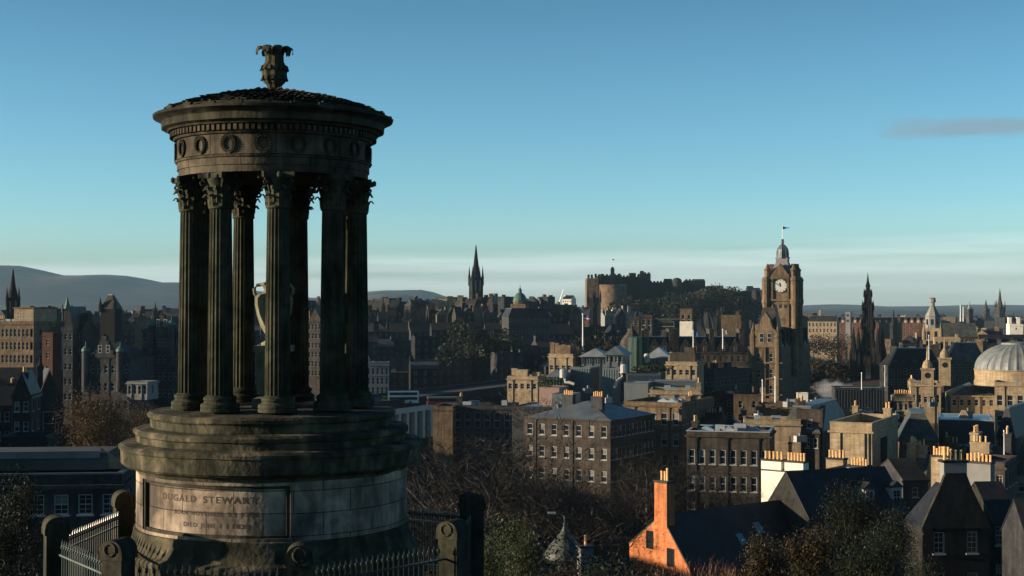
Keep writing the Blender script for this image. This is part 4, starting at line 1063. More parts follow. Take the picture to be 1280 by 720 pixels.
def gothic_monument():
    Y = 720; k = Y/1800; c = P(1085, 400, Y); zb = ZZ(500, Y)
    T = thing('gothic_monument', 'blackened gothic rocket-shaped monument with flying corner pinnacles, left of the red hotel', 'monument', (c.x, Y, zb), radians(-25))
    Z = lambda py: ZZ(py, Y)-zb
    def tier(name, w0, w1, ya, yb, pin, ph):
        mb = MB().use(M['black']); h0, h1 = w0*k/2, w1*k/2
        # four corner piers with open arches between
        pw = h0*.42
        for sx in (-1, 1):
            for sy in (-1, 1): mb.box(sx*h0-pw*(sx > 0), sx*h0+pw*(sx < 0), sy*h0-pw*(sy > 0), sy*h0+pw*(sy < 0), Z(ya), Z(yb))
        mb.box(-h0*.62, h0*.62, -h0*.62, h0*.62, Z(ya) if name != 'arch_stage' else Z(yb)-4, Z(yb))
        mb.box(-h0*1.05, h0*1.05, -h0*1.05, h0*1.05, Z(yb)-1.2, Z(yb)-.2); mb.build(name, T)
        if pin:
            for sx in (-1, 1):
                for sy in (-1, 1): mp_ = MB().use(M['black']); pinnacle(mp_, sx*h0, sy*h0, Z(yb)-3, pin*k, ph*k, 6); mp_.build('pinnacle', T)
                mp_ = MB().use(M['black']); pinnacle(mp_, sx*h0, 0, Z(yb)-2, pin*k*.8, ph*k*.75, 6); mp_.build('pinnacle', T)
                mp_ = MB().use(M['black']); pinnacle(mp_, 0, sx*h0, Z(yb)-2, pin*k*.8, ph*k*.75, 6); mp_.build('pinnacle', T)
    tier('arch_stage', 17, 14, 500, 435, 1.5, 22)
    tier('lower_stage', 13.5, 12, 437, 404, 1.3, 18)
    tier('middle_stage', 11.5, 9, 405, 381, 1.1, 14)
    tier('upper_stage', 8, 7, 382, 364, .9, 11)
    mb = MB().use(M['black']); mb.lathe([(2.9*k, Z(366)), (2.5*k, Z(359)), (3.2*k, Z(358)), (2.9*k, Z(357)), (1.5*k, Z(352)), (.5*k, Z(344)), (0, Z(339.5))], 8); mb.build('spire_cone', T)
    for sx in (-1, 1):
        for sy in (-1, 1):
            mb = MB().use(M['black']); q = 17*k
            x, y = sx*q*.88, sy*q*.88
            mb.box(x-1.5, x+1.5, y-1.5, y+1.5, 0, Z(448)); mb.lathe([(1.9, Z(448)), (1.5, Z(440)), (1.6, Z(439)), (1.1, Z(428)), (1.2, Z(427)), (0, Z(408))], 6, x, y)
            for ex, ey in ((1, 1), (-1, 1), (1, -1), (-1, -1)): pinnacle(mb, x+ex*1.4, y+ey*1.4, Z(452), .5, 7, 5)
            mb.build('corner_pinnacle', T)
            mf = MB().use(M['black']); mf.tube([(x, y, Z(455)), (x*.8, y*.8, Z(440)), (x*.5, y*.5, Z(432))], 1.0, 5); mf.build('flying_buttress', T)
gothic_monument()
def stone_piers():
    pass
# domes and turrets of the palace-like block in the centre of the ridge
def green_dome():
    Y = 860; T = thing('domed_bank', 'stone bank building with green copper dome right of the black spire', 'bank', (P(650, 392, Y).x, Y, ZZ(440, Y)), radians(-15)); o = T.location.z
    Z = lambda py: ZZ(py, Y)-o
    mb = MB().use(M['buff']); mb.box(-4.6, 4.6, -5, 5, 0, Z(380)); mb.lathe([(4.2, Z(380)), (4.2, Z(376)), (4.5, Z(375.5))], 12, cap=False); mb.build('wall', T)
    mb = MB().use(M['copper']); mb.lathe([(4.4, Z(377)), (4.0, Z(373)), (3.0, Z(369)), (1.7, Z(366.5)), (1.1, Z(366)), (1.1, Z(363)), (.9, Z(361.5)), (.25, Z(359.5)), (.1, Z(356))], 16); mb.build('dome', T)
    mb = MB().use(M['glass']); 
    for x in (-2.5, 0, 2.5): mb.box(x-.5, x+.5, -5.04, -4.9, Z(392), Z(385))
    mb.build('window', T)
green_dome()
def caledonian():
    Y = 1075
    T = bldg('long red sandstone hotel with a row of dormer gables behind the gothic monument', Y, 1042, 1168, 1172, 404, 24, 'red', 'slate', 'mansard', 4.5, 4, 26, 3, 1.9, 1.2, 3.6, first=1.0, name='red_hotel', cat='hotel', depth=22, lod=2)
    w_, d_, z_ = dims(T)
    for k in range(16):
        x = -w_+w_*(k+.5)/16; mb = MB().use(M['red']); mb.prism([(x-1.8, z_), (x+1.8, z_), (x+1.8, z_+1.5), (x, z_+4.6), (x-1.8, z_+1.5)], -.3, .7, 'y')
        g_ = mb.build('dormer_gable', T); mw = MB().use(M['frame']); mw.box(x-.7, x+.7, -.36, -.3, z_+.3, z_+2.0); mw.build('window', g_)
        if k % 3 == 0: mc = MB().use(M['dark']); mc.box(x+2.2, x+4.0, 6, 9, z_, z_+6.5); mc.build('chimney', T)
caledonian()
def jenners():
    Y = 640; T = thing('turreted_store', 'pale stone store tower with tapering octagonal top and crown, left of the long flat roofs', 'tower', (P(1166, 440, Y).x, Y, ZZ(460, Y)), radians(-20)); o = T.location.z; Z = lambda py: ZZ(py, Y)-o
    mb = MB().use(M['cream']); mb.box(-3.9, 3.9, -3.9, 3.9, 0, Z(410)); mb.build('wall', T)
    mb = MB().use(M['cream'])
    for sx in (-1, 1):
        for sy in (-1, 1): pinnacle(mb, sx*3.6, sy*3.6, Z(425), .7, 8, 6)
    mb.build('pinnacles', T)
    mb = MB().use(M['whitegrey']); mb.lathe([(3.3, Z(410)), (3.3, Z(396)), (3.5, Z(395.5)), (1.3, Z(384)), (1.3, Z(383.4)), (1.0, Z(383)), (1.0, Z(378)), (1.6, Z(377.5)), (1.3, Z(374)), (1.6, Z(373)), (.8, Z(372))], 8, ph=pi/8); mb.build('octagonal_lantern', T)
    mb = MB().use(M['glass'])
    for k in range(8): mb.xf = Matrix.Rotation(pi/4*k, 4, 'Z'); mb.box(3.0, 3.09, -.6, .6, Z(406), Z(399))
    mb.xf = None
    for a in range(4):
        mb.xf = Matrix.Rotation(a*pi/2, 4, 'Z')
        for x in (-1.6, 1.6): mb.box(x-.6, x+.6, -3.95, -3.85, Z(424), Z(414)); mb.box(x-.6, x+.6, -3.95, -3.85, Z(440), Z(430))
    mb.xf = None; mb.build('openings', T)
jenners()
def register_house():
    Y = 385; cream = 'cream'
    T = bldg('cream stone domed records hall with rotunda under a ribbed lead dome, at the right edge', 350, 1243, 1282, 1330, 482, 20, 'cream', 'flat', 'flat', 0, 2, 3, 3, 2.6, 1.3, 5, first=2.4, name='domed_hall', cat='hall', depth=26)
    w_, d_, z_ = dims(T)
    mb = MB().use(M['cream']); r = 10.5; zc = z_+ZZ(473, 372)-ZZ(482, 350)
    cxl, cyl = -2.2, 22
    mb.lathe([(r*1.02, z_-1), (r*1.02, z_+(ZZ(476, 372)-ZZ(482, 350))), (r, z_+(ZZ(474.5, 372)-ZZ(482, 350))), (r, z_+ZZ(462.5, 372)-ZZ(482, 350)), (r*1.02, z_+ZZ(462, 372)-ZZ(482, 350)), (r*1.02, z_+ZZ(461, 372)-ZZ(482, 350))], 64, cxl, cyl); mb.build('rotunda', T)
    md = MB().use(M['domelead']); q = lambda py: z_+ZZ(py, 372)-ZZ(482, 350)
    pr = [(r*1.0, q(461))]
    for k in range(10):
        a = k/9*1.22; pr.append((r*.98*cos(a), q(461)+(q(430)-q(461))*sin(a)/sin(1.22)))
    md.lathe(pr, 96, cxl, cyl, fl=lambda i, z: 1.022 if i % 3 == 0 else 1)
    md.lathe([(r*.37, q(430.5)), (r*.37, q(428.5)), (r*.2, q(427)), (0, q(426.8))], 32, cxl, cyl)
    md.build('dome', T)
    T2 = bldg('cream stone wing with two cupola turrets behind the pale vents', 372, 1138, 1176, 1180, 482, 12, 'cream', 'flat', 'flat', 0, 1, 5, 1, 2, 1.1, 4, name='turreted_wing', cat='building', depth=12, first=2.4)
    T3 = bldg('long low cream parapet wing left of the ribbed dome', 372, 1188, 1244, 1247, 495, 12, 'cream', 'slate3', 'hip', 3, 1, 6, 1, 1.6, 1, 4, name='low_wing', cat='building', depth=16)
    for i, (px, yb, yt) in enumerate(((1159.5, 481, 432), (1181, 468, 421))):
        Yk = 374+i*22
        c = P(px, yb, Yk); t = thing('cupola_turret', ('nearer' if i == 0 else 'farther')+' of two small stone clock turrets with ball-topped cupolas left of the dome', 'turret', (c.x, Yk, c.z-3), radians(-15)); o = c.z-3
        Zk = lambda py: ZZ(py, Yk)-o
        mb = MB().use(M['cream']); mb.box(-1.5, 1.5, -1.5, 1.5, 0, Zk(yb-19)); mb.box(-1.8, 1.8, -1.8, 1.8, Zk(yb-19), Zk(yb-21)); mb.build('turret_body', t)
        mb = MB().use(M['glass']); mb.xf = Matrix.Translation((0, -1.52, Zk(yb-12))) @ Matrix.Rotation(pi/2, 4, 'X'); mb.lathe([(.75, -.02), (.75, .03), (0, .03)], 20); mb.xf = None; mb.build('dial', t)
        mb = MB().use(M['cream']); mb.lathe([(1.3, Zk(yb-21)), (1.3, Zk(yb-24)), (1.05, Zk(yb-28)), (.5, Zk(yb-31)), (.3, Zk(yb-33)), (.28, Zk(yb-38)), (.1, Zk(yt))], 12); mb.build('cupola', t)
register_house()
# ------------------------------------------------------------------ Old Town, left and centre
OT = ['dark', 'brown', 'grey', 'buff', 'brown', 'dark']
skyline_row('on the far left skyline', [(-30, 386), (60, 388), (120, 392), (226, 386)], 880, OT+['whitegrey'], th=(0, 30), wpx=(8, 15), rows=2, jit=3)
skyline_row('in second row of left skyline', [(-20, 398), (60, 400), (110, 402), (226, 398)], 700, OT, wpx=(10, 17), rows=3, jit=4)
skyline_row('on ridge skyline before black spire', [(240, 374), (385, 375), (392, 378), (402, 372), (455, 379), (470, 374), (500, 376), (520, 374), (540, 377), (555, 374), (586, 374)], 930, OT+['buff', 'cream'], th=(5, 35), wpx=(8, 14), rows=2, jit=2.5)
skyline_row('on ridge skyline after black spire', [(586, 372), (610, 370), (625, 369), (633, 376), (644, 378), (660, 371), (672, 374), (684, 373), (694, 381), (716, 386), (735, 384)], 920, ['buff', 'brown', 'grey', 'buff'], th=(5, 35), wpx=(7, 12), rows=2, jit=2.5)
skyline_row('in second ridge row below spire', [(235, 392), (385, 390), (455, 388), (480, 390), (520, 386), (560, 388), (600, 386), (640, 390), (694, 392)], 830, OT+['buff'], wpx=(9, 16), rows=4, jit=4)
skyline_row('in third row down shaded ridge', [(235, 410), (385, 404), (455, 402), (500, 404), (560, 402), (640, 404), (694, 404)], 740, OT, wpx=(22, 40), rows=6, jit=3, roofs=('gable_x', 'flat', 'hip', 'gable_x'))
skyline_row('in fourth row down shaded ridge', [(235, 430), (385, 424), (455, 422), (540, 424), (600, 432), (690, 428)], 650, ['dark', 'grey', 'grey', 'brown'], wpx=(24, 46), rows=7, jit=4, roofs=('gable_x', 'flat', 'hip', 'gable_x'))
skyline_row('in shaded row above the bridge', [(380, 452), (455, 448), (520, 446), (560, 450), (640, 444), (690, 446)], 590, ['dark', 'grey', 'grey', 'dark'], wpx=(26, 46), rows=7, jit=4, roofs=('gable_x', 'flat', 'hip', 'gable_x'), ddx=[(452, 498)])
skyline_row('in low roofs behind autumn tree', [(70, 470), (120, 474), (160, 480), (230, 484)], 430, ['dark', 'brown'], wpx=(18, 30), rows=3, jit=4)
# big shaded office block right of centre
bldg('massive shaded bank block with tall regular windows below the green dome', 690, 636, 688, 700, 396, -10, 'grey', 'slate', 'mansard', 4, 6, 9, 2, 2.4, 1.3, 4.6, name='office_block', depth=20)
bldg('white rendered flats with vertical strips left of the bridge, beside the columns', 480, 458, 486, 491, 456, -4, 'whitegrey', 'flat', 'flat', 0, 4, 5, 1, 2.2, .8, 3.2, name='white_flats', cat='flats', depth=12)
bldg('dark slab-fronted tenement with stepped top seen between two temple columns', 560, 385, 402, 404, 402, 15, 'brown', 'slate', 'gable_y', 5, 6, 4, 1, 2, 1, 3.6, name='tenement', cat='tenement', depth=14)
# left foreground blocks of the Old Town
T = bldg('cream many-windowed office block at the left edge, lit above a slanting shadow', 430, -60, 42, 52, 405, 12, 'buff', 'flat', 'flat', 0, 5, 20, 2, 2.3, 1.1, 3.9, name='office_block', depth=16, first=1.5)
w_, d_, z_ = dims(T); box_on(T, 'attic_storey', -6.8, -.4, .6, 14, z_+.12, z_+4.6, 'cream'); box_on(T, 'attic_cornice', -7.1, -.1, .3, 14.3, z_+4.6, z_+5.0, 'buff')
for x in (-6, -4.4, -2.8): 
    wm, pm = win_meshes(1.1, 2.0, 2); inst('window', wm, T, (x+.5, .45, z_+1.6))
bldg('narrow rust-red block with three white windows beside the cream office', 400, 53, 66, 77, 419, 20, 'rust', 'flat', 'flat', 0, 3, 1, 0, 1.6, 1.0, 3.6, name='brick_block', first=1.2)
bldg('grey flat-topped building with ribbed attic behind the rust-red block', 440, 50, 76, 82, 412, 15, 'metal', 'metal', 'flat', 0, 1, 6, 2, 2.2, .8, 3, name='office_block', depth=12)
bldg('tall tenement tower with twin steep gables left of the green cupolas', 385, 79, 91, 96, 412, 10, 'grey', 'slate2', 'gable_y', 6, 5, 2, 1, 1.7, .8, 4, name='gabled_tenement', cat='tenement', depth=10, chim=((0, .1, 1.2, 1.2, 5, 0),))
bldg('slim gabled chimney-topped tenement squeezed beside the twin gables', 388, 92, 103, 105, 412, 10, 'brown', 'slate2', 'gable_x', 3, 5, 2, 1, 1.7, .8, 4, name='gabled_tenement', cat='tenement', depth=9, chim=((1, .5, 1.2, 3, 4.5, 0),))
def baronial(label, Y, xl, xr, yt, gx, gy, cup):
    T = bldg(label, Y, xl, xr, xr+6, yt, 12, 'grey', 'slate', 'hip', 4, 4, 7, 2, 2.1, 1.0, 4.6, name='baronial_building', cat='building', depth=14, first=2)
    w_, d_, z_ = dims(T); k = w_/(xr-xl)
    x = -w_+(gx-xl)*k; h_ = ZZ(gy, Y)-ZZ(yt, Y)
    mb = MB().use(M['grey']); hw = 3.2
    pts = [(x-hw, z_), (x+hw, z_)]
    st = 5
    for i in range(st): a = hw*(1-i/st); pts += [(x+a, z_+h_*(i+.6)/st), (x+hw*(1-(i+1)/st), z_+h_*(i+.6)/st)]
    pts.append((x, z_+h_))
    for i in range(st-1, -1, -1): a = hw*(1-i/st); pts += [(x-hw*(1-(i+1)/st), z_+h_*(i+.6)/st), (x-a, z_+h_*(i+.6)/st)]
    mb.prism(pts, -.4, 1, 'y'); mb.build('stepped_gable', T)
    wm, _p = win_meshes(1.0, 2.0, 2)
    for dx in (-1.1, 1.1): inst('window', wm, T, (x+dx, -.6, z_+1.2))
    for c in cup:
        xx = -w_+(c-xl)*k; t = MB().use(M['grey']); t.lathe([(1.0, z_-9), (1.0, z_+1.4), (1.15, z_+1.6)], 12, xx, -.3); tt = t.build('turret', T)
        t = MB().use(M['copper']); t.lathe([(1.15, z_+1.6), (1.0, z_+2.2), (.5, z_+2.8), (.12, z_+3.1), (.08, z_+4.2)], 12, xx, -.3); t.build('cupola', tt)
    return T
baronial('baronial building with stepped centre gable and two green cupolas, left of centre gap', 375, 103, 162, 447, 131, 418, (108, 151))
baronial('tall turreted block with green cupolas right beside the temple columns', 390, 178, 222, 414, 203, 392, (190, 215))
# church with gable, bellcote
T = bldg('stone church with big traceried gable and bellcote in the shaded left foreground', 300, 44, 80, 84, 508, -22, 'dark', 'slate2', 'gable_y', 7.5, 1, 1, 0, 5, 2.6, 6, name='church', cat='church', depth=14, first=1)
bldg('long church nave roof behind the gabled church, catching a little sun', 326, -50, 48, 52, 492, -8, 'brown', 'slate2', 'gable_x', 5.5, 1, 8, 1, 2, 1, 4, name='church_hall', cat='church hall', depth=14)
spire('pointed stone bellcote on the church roof at the left', 50, 300, 446, 468, 7, 'dark', 'bellcote', yshoulder=457, corner=True)
T = bldg('white-fronted glass pavilion on a low flat roof right of the autumn tree', 330, 159, 184, 186, 479, 10, 'whitegrey', 'lead2', 'flat', 0, 1, 4, 1, 1.9, .9, 3, name='glazed_pavilion', cat='pavilion', depth=6, base=ZZ(500, 330), first=.6, parapet=.3)
bldg('dark narrow house with six sash windows near the left edge', 230, 16, 38, 42, 494, -8, 'rubble', 'slate', 'gable_y', 3.5, 3, 2, 2, 1.6, .9, 3.2, name='stone_house', cat='house', depth=9, chim=((.5, .3, 1.0, 1.0, 3.5, 2),))
bldg('dark shaded house at the very left edge with a skylit roof', 240, -40, 14, 20, 507, -8, 'rubble', 'slate', 'gable_x', 4, 3, 5, 1, 1.6, .9, 3.2, name='stone_house', cat='house', depth=9, chim=((.2, .5, 1, 2.4, 3.5, 4), (.9, .5, 1, 2.4, 3.5, 4)))
bldg('low shaded workshop with scaffold front below the church', 205, 2, 58, 66, 552, -5, 'dark', 'flat', 'flat', 0, 1, 5, 2, 2.2, 1.2, 3, name='workshop', cat='workshop', depth=8)
# long flat-roofed building in the middle ground at left
T = bldg('long low flat-roofed lodge with white windows behind the left-hand garden tree', 112, -60, 152, 160, 606, -6, 'grey', 'lead', 'flat', 0, 1, 7, 1, 1.55, 1.5, 3.2, name='flat_roofed_lodge', cat='lodge', depth=8, first=.7, lod=0, parapet=.9, coping='lead')
w_, d_, z_ = dims(T)
box_on(T, 'roof_upstand', -w_, -1.5, 2.2, d_-.4, z_+.96, z_+2.3, 'flat'); box_on(T, 'upper_slab', -w_, -2, 2.0, 2.2, z_+1.9, z_+2.45, 'lead')
mb = MB().use(M['cream']); mb.prism([(0, z_+.9), (3.2, z_+.9), (0, z_+2.9)], 2.4, 3.0, 'y')
mb = MB().use(M['cream']); mb.xf = Matrix.Translation((-2.0, 0, 0)); mb.prism([(0, z_+1.0), (2.4, z_+1.0), (0, z_+2.6)], 2.3, 2.8, 'y'); mb.xf = None; mb.build('raking_wall', T)

# ------------------------------------------------------------------ castle foreground
skyline_row('in cluster under round castle battery', [(752, 392), (770, 388), (790, 386), (806, 392)], 1080, ['whitegrey', 'white', 'whitegrey', 'dark'], wpx=(5, 9), rows=2, jit=2, roofs=('gable_y', 'gable_x'), lod=2)
bldg('small bright white house left of the castle', 1150, 703, 714, 722, 374, 25, 'white', 'slate', 'gable_x', 3, 2, 4, 2, 1.6, 1, 3.4, name='white_house', cat='house', depth=10, chim=((0.05, .5, 1, 3, 3.5, 0),))
def twin_towers():
    for i, px in enumerate((738, 747)):
        Y = 1000; c = P(px, 420, Y); T = thing('gothic_tower', ('left' if i == 0 else 'right')+' of two slim dark gothic towers below the castle', 'tower', (c.x, Y, c.z), radians(-10)); Z = lambda py: ZZ(py, Y)-c.z
        mb = MB().use(M['dark']); mb.box(-2.0, 2.0, -2, 2, 0, Z(372)); mb.build('tower', T)
        for sx in (-1, 1):
            for sy in (-1, 1): mp_ = MB().use(M['dark']); pinnacle(mp_, sx*1.9, sy*1.9, Z(378), .5, Z(361)-Z(378), 6); mp_.build('pinnacle', T)
twin_towers()
skyline_row('in dark valley before castle rock', [(640, 424), (690, 412), (730, 408), (780, 412), (830, 420)], 900, ['black', 'dark', 'dark'], wpx=(10, 18), rows=3, jit=4)
skyline_row('in dark gap around union flag', [(690, 432), (730, 430), (790, 434)], 620, ['dark', 'black'], wpx=(14, 22), rows=3, jit=3)
# white lattice mast of a crane far behind
cr_ = P(702, 386, 1600); T = thing('tower_crane', 'thin white crane jib leaning above the skyline left of the castle', 'crane', (cr_.x-4, 1600, cr_.z-10)); 
mb = MB().use(M['pole']); mb.tube([(0, 0, 0), (0, 0, 14)], .8, 4); mb.build('mast', T)
mb = MB().use(M['pole']); mb.tube([(0, 0, 12), (6, 0, 32)], .6, 4, .3); mb.build('jib', T)

# ------------------------------------------------------------------ bridge with buses
def bridge():
    A = P(470, 507, 430); B = P(692, 479, 545); d = B-A; ang = atan2(d.y, d.x); Ld = sqrt(d.x**2+d.y**2)
    za = A.z; T = thing('road_bridge', 'stone road bridge with parapet and arcade running behind the bare trees', 'bridge', (A.x, A.y, 0), ang)
    sl = (B.z-A.z)/Ld
    mb = MB().use(M['asphalt']); W = 20
    def sbox(mb, x0, x1, y0, y1, z0, z1):
        o = len(mb.v)
        for x, y, z in ((x0, y0, z0), (x1, y0, z0), (x1, y1, z0), (x0, y1, z0), (x0, y0, z1), (x1, y0, z1), (x1, y1, z1), (x0, y1, z1)): mb.v.append((x, y, z+za+sl*x))
        for f in ((3, 2, 1, 0), (4, 5, 6, 7), (0, 1, 5, 4), (1, 2, 6, 5), (2, 3, 7, 6), (3, 0, 4, 7)): mb.face([o+i for i in f])
    sbox(mb, -60, Ld, 0, W, -1.6, 0); mb.build('deck', T)
    for y0 in (-.4, W):
        mb = MB().use(M['grey']); sbox(mb, -60, Ld, y0, y0+.4, -1.8, 1.1); mb.build('parapet', T)
    mb = MB().use(M['dark']); sbox(mb, 42, Ld, .1, W-.1, -22, -1.62); mb.build('abutment', T)
    mb = MB().use(M['white'])
    for k in range(16):
        x = -42+k*5; sbox(mb, x-.8, x+.8, -.6, 1.0, -12, -1.8)
    sbox(mb, -50, 36, -.7, -.41, -3.4, -1.7); mb.build('arcade', T)
    mb = MB().use(M['dark']); sbox(mb, -50, 42, 1.2, 2.0, -16, -1.62); mb.build('back_wall', T)
    return T, ang, za, sl
BR, br_ang, br_z, br_sl = bridge()
def bus(label, px, py, Y, L_=11, hb=4.2, cols=('white', 'red'), rz=0):
    c = P(px, py, Y); T = thing('city_bus', label, 'bus', (c.x, Y, c.z), rz)
    base, acc = cols; h = L_/2; W = 1.25
    mb = MB().use(base); mb.box(-h, h, -W, W, .35, hb-.15); mb.box(-h+.1, h-.1, -W+.1, W-.1, hb-.15, hb); mb.use(acc); mb.box(-h-.02, h*.1, -W-.02, W+.02, .5, 1.25); mb.build('body', T)
    lv = (1.35, 2.8) if hb > 3.5 else (1.3,)
    for z in lv:
        g = MB().use(M['glass']); g.box(-h+.5, h-.5, -W-.03, W+.03, z, z+.85); g.build('side_windows', T)
        g = MB().use(M['glass']); g.box(-h-.03, -h+.02, -W+.15, W-.15, z, z+.95); g.box(h-.02, h+.03, -W+.15, W-.15, z, z+.95); g.build('windscreen', T)
    for x in (-h+2.2, h-2.6):
        for y in (-W, W-.3):
            w_ = MB().use(M['iron']); w_.xf = Matrix.Translation((x, y, .5)) @ Matrix.Rotation(-pi/2, 4, 'X'); w_.lathe([(.5, 0), (.5, .3)], 16); w_.build('wheel', T)
M['buswhite'] = plain('white_bus_paint', (.72, .72, .68), .3, var=.05); M['busred'] = plain('red_bus_paint', (.42, .03, .04), .3, var=.1)
bus('white double-decker bus with dark red lower band on the bridge, beside the drum', 504, 505, 445, 9.5, 4.0, (M['buswhite'], M['busred']), .12)
bus('pale single-decker bus with red front on the bridge right of the double-decker', 553, 507, 425, 9, 2.6, (M['whitegrey'], M['busred']), .10)
yv = P(483, 503, 452); T = thing('small_van', 'tiny yellow van just left of the double-decker bus', 'van', (yv.x, 452, yv.z))
M['yellow'] = plain('yellow_paint', (.6, .42, .03), .4); box_on(T, 'body', -1.6, 1.6, -.9, .9, .35, 1.9, 'yellow', (-1.1, 1.5, -.8, .8)); box_on(T, 'window', -1.3, 1.2, -.92, .92, 1.2, 1.65, 'glass')
for x in (-1, 1):
    w_ = MB().use(M['iron']); w_.box(x-.3, x+.3, -.95, .95, .02, .6); w_.build('wheels', T)
# ------------------------------------------------------------------ New Town, far to near
skyline_row('beyond the gothic monument, distant', [(1004, 393), (1040, 394), (1180, 396), (1290, 397)], 1650, ['buff', 'brown', 'grey', 'cream', 'grey'], th=(15, 40), wpx=(8, 16), rows=2, jit=3, ddx=[(1076, 1095), (1110, 1124)])
skyline_row('below the red hotel, middle distance', [(1060, 430), (1100, 426), (1160, 418), (1215, 414), (1290, 404)], 860, ['buff', 'brown', 'cream', 'grey'], th=(15, 35), wpx=(12, 22), rows=3, jit=4, ddx=[(1070, 1100)])
skyline_row('on roofs before the store tower', [(1100, 442), (1160, 434), (1215, 432), (1290, 428)], 560, ['buff', 'brown', 'grey'], th=(15, 30), wpx=(18, 30), rows=3, jit=3)
# tree-lined gardens hide the street here; roofs and mansards in front
bldg('broad slate mansard block with dormers left of the two cupola turrets', 500, 1112, 1175, 1180, 458, 12, 'brown', 'slate', 'mansard', 6, 2, 8, 2, 2, 1.1, 3.6, depth=14, dormers=5, cornice=True)
bldg('grey slate-roofed block with square dormers right of the two cupola turrets', 480, 1184, 1232, 1236, 452, 12, 'buff', 'slate3', 'mansard', 6, 2, 6, 2, 2, 1.1, 3.6, depth=14, dormers=3)
bldg('flat pale stone block with chimney wall above the mansard roofs at right', 600, 1168, 1200, 1206, 424, 14, 'cream', 'lead2', 'flat', 0, 2, 5, 1, 2, 1.1, 3.6, depth=12, chim=((.9, .5, 1, 4, 2, 0),))
bldg('long green-grey roofed market hall right of the pale store tower', 650, 1170, 1222, 1226, 421, 10, 'brown', 'slate3', 'gable_x', 6, 1, 10, 1, 1.6, 1.0, 3.6, name='market_hall', cat='hall', depth=16)
bldg('bright white-walled block with slate roof and two chimneys far right', 700, 1262, 1279, 1284, 407, 10, 'white', 'slate3', 'flat', 0, 1, 1, 1, 1, .8, 3.6, depth=10, chim=((.1, .5, 1.5, 3, 4, 0), (.75, .5, 1.5, 3, 4, 0)))
bldg('row of small gabled white dormers houses above the ribbed dome', 560, 1225, 1290, 1300, 432, 12, 'grey', 'slate', 'gable_x', 4, 1, 6, 1, 1.6, 1, 3.6, depth=12, dormers=4, name='terraced_houses', cat='building')
bldg('pale classical blocks with small domes left of the gothic monument', 1000, 1010, 1046, 1050, 402, 20, 'cream', 'slate', 'mansard', 4, 2, 8, 2, 2.4, 1.2, 4, depth=14, name='classical_block', chim=((.4, .2, 1.5, 1.5, 8, 0),))
bldg('white box-topped slab beside the classical blocks', 1080, 1057, 1063, 1065, 391, 20, 'whitegrey', 'flat', 'flat', 0, 2, 1, 0, 2, 5, 4, depth=8, name='white_slab')
# hotel around the clock tower
T = bldg('big sandstone hotel with gabled lit wing at the foot of the clock tower', 452, 936, 976, 1018, 434, 20, 'buff', 'slate', 'mansard', 6, 6, 5, 16, 2.6, 1.1, 5, name='grand_hotel', cat='hotel', first=2, blind=0, depth=62)
w_, d_, z_ = dims(T)
mb = MB().use(M['buff']); mb.prism([(-8.2, z_), (-1.2, z_), (-1.2, z_+5), (-2.6, z_+6.2), (-3.4, z_+9), (-4.7, z_+11), (-6, z_+9), (-6.8, z_+6.2), (-8.2, z_+5)], -.5, 3, 'y'); g_ = mb.build('front_gable', T)
for x in (-5.9, -3.5): wm, _p = win_meshes(1.3, 2.8, 2); inst('window', wm, g_, (x, -.75, z_+1.5))
mb = MB().use(M['slate2']); mb.box(-8.6, -.8, 3, 12, z_+2, z_+12.5, (-6.6, -2.8, 5, 10)); mb.build('pavilion_roof', T)
for x in (-.9, -8.7): mb = MB().use(M['buff']); mb.lathe([(1.1, 4), (1.1, z_+3), (1.3, z_+3.2), (.3, z_+6.5), (0, z_+8)], 10, x, .3); mb.build('turret', T)
for k in range(7):
    mb = MB().use(M['dark']); y = 6+k*d_/8; mb.box(-1.5, .3, y, y+2.4, z_, z_+5.5); mb.build('dormer', T)
for zz in (z_-5.2, z_-10.2, z_-15.2): mb = MB().use(M['buff']); mb.box(-w_-.3, .3, -.55, -.01, zz, zz+.5); mb.box(.01, .5, -.55, d_, zz, zz+.5); mb.build('balcony_course', T)
for fx in (.12, .5, .88): mb = MB().use(M['buff']); x = -w_*fx; mb.box(x-.35, x+.35, -.5, -.01, z_-16, z_); mb.build('pilaster', T)
# long dormered range left of it
T = bldg('long office range with mansard, pointed dormers and tall chimney slabs left of the hotel', 540, 786, 934, 940, 440, -2, 'buff', 'slate', 'mansard', 5.5, 3, 20, 1, 2.2, 1.2, 4.2, name='office_range', cat='offices', depth=16, first=1.4)
w_, d_, z_ = dims(T)
for fx in (.03, .15, .36, .40, .70, .955):
    x = -w_+w_*fx; mb = MB().use(M['brown']); mb.box(x-.9, x+.9, -.2, 7, z_-1, z_+8.2); mb.box(x-1.1, x+1.1, -.4, 7.2, z_+8.2, z_+8.7); mb.build('chimney_slab', T)
for fx in (.09, .22, .30, .48, .56, .64, .80, .90):
    x = -w_+w_*fx; mb = MB().use(M['brown']); mb.prism([(x-2.3, z_), (x+2.3, z_), (x+2.3, z_+1.6), (x, z_+5), (x-2.3, z_+1.6)], -.25, 2.5, 'y'); g_ = mb.build('dormer_gable', T)
    wm, _p = win_meshes(1.1, 1.7, 2); inst('window', wm, g_, (x, -.5, z_+.4))
def roofline(lst):
    for i, d in enumerate(lst): bldg(*d[0], **d[1])
bldg('tall bell tower with arched openings over a bright white lower wall', 640, 850, 865, 868.5, 386, 14, 'buff', 'slate', 'hip', .6, 1, 2, 2, 4.2, 1.4, 6, name='bell_tower', cat='tower', depth=5.4, first=2.6)
bldg('bright white rendered box at the foot of the bell tower', 630, 849.5, 865.5, 869, 404, 14, 'white', 'flat', 'flat', 0, 0, 1, 1, 2, 1, 4, name='white_block', cat='building', depth=5)
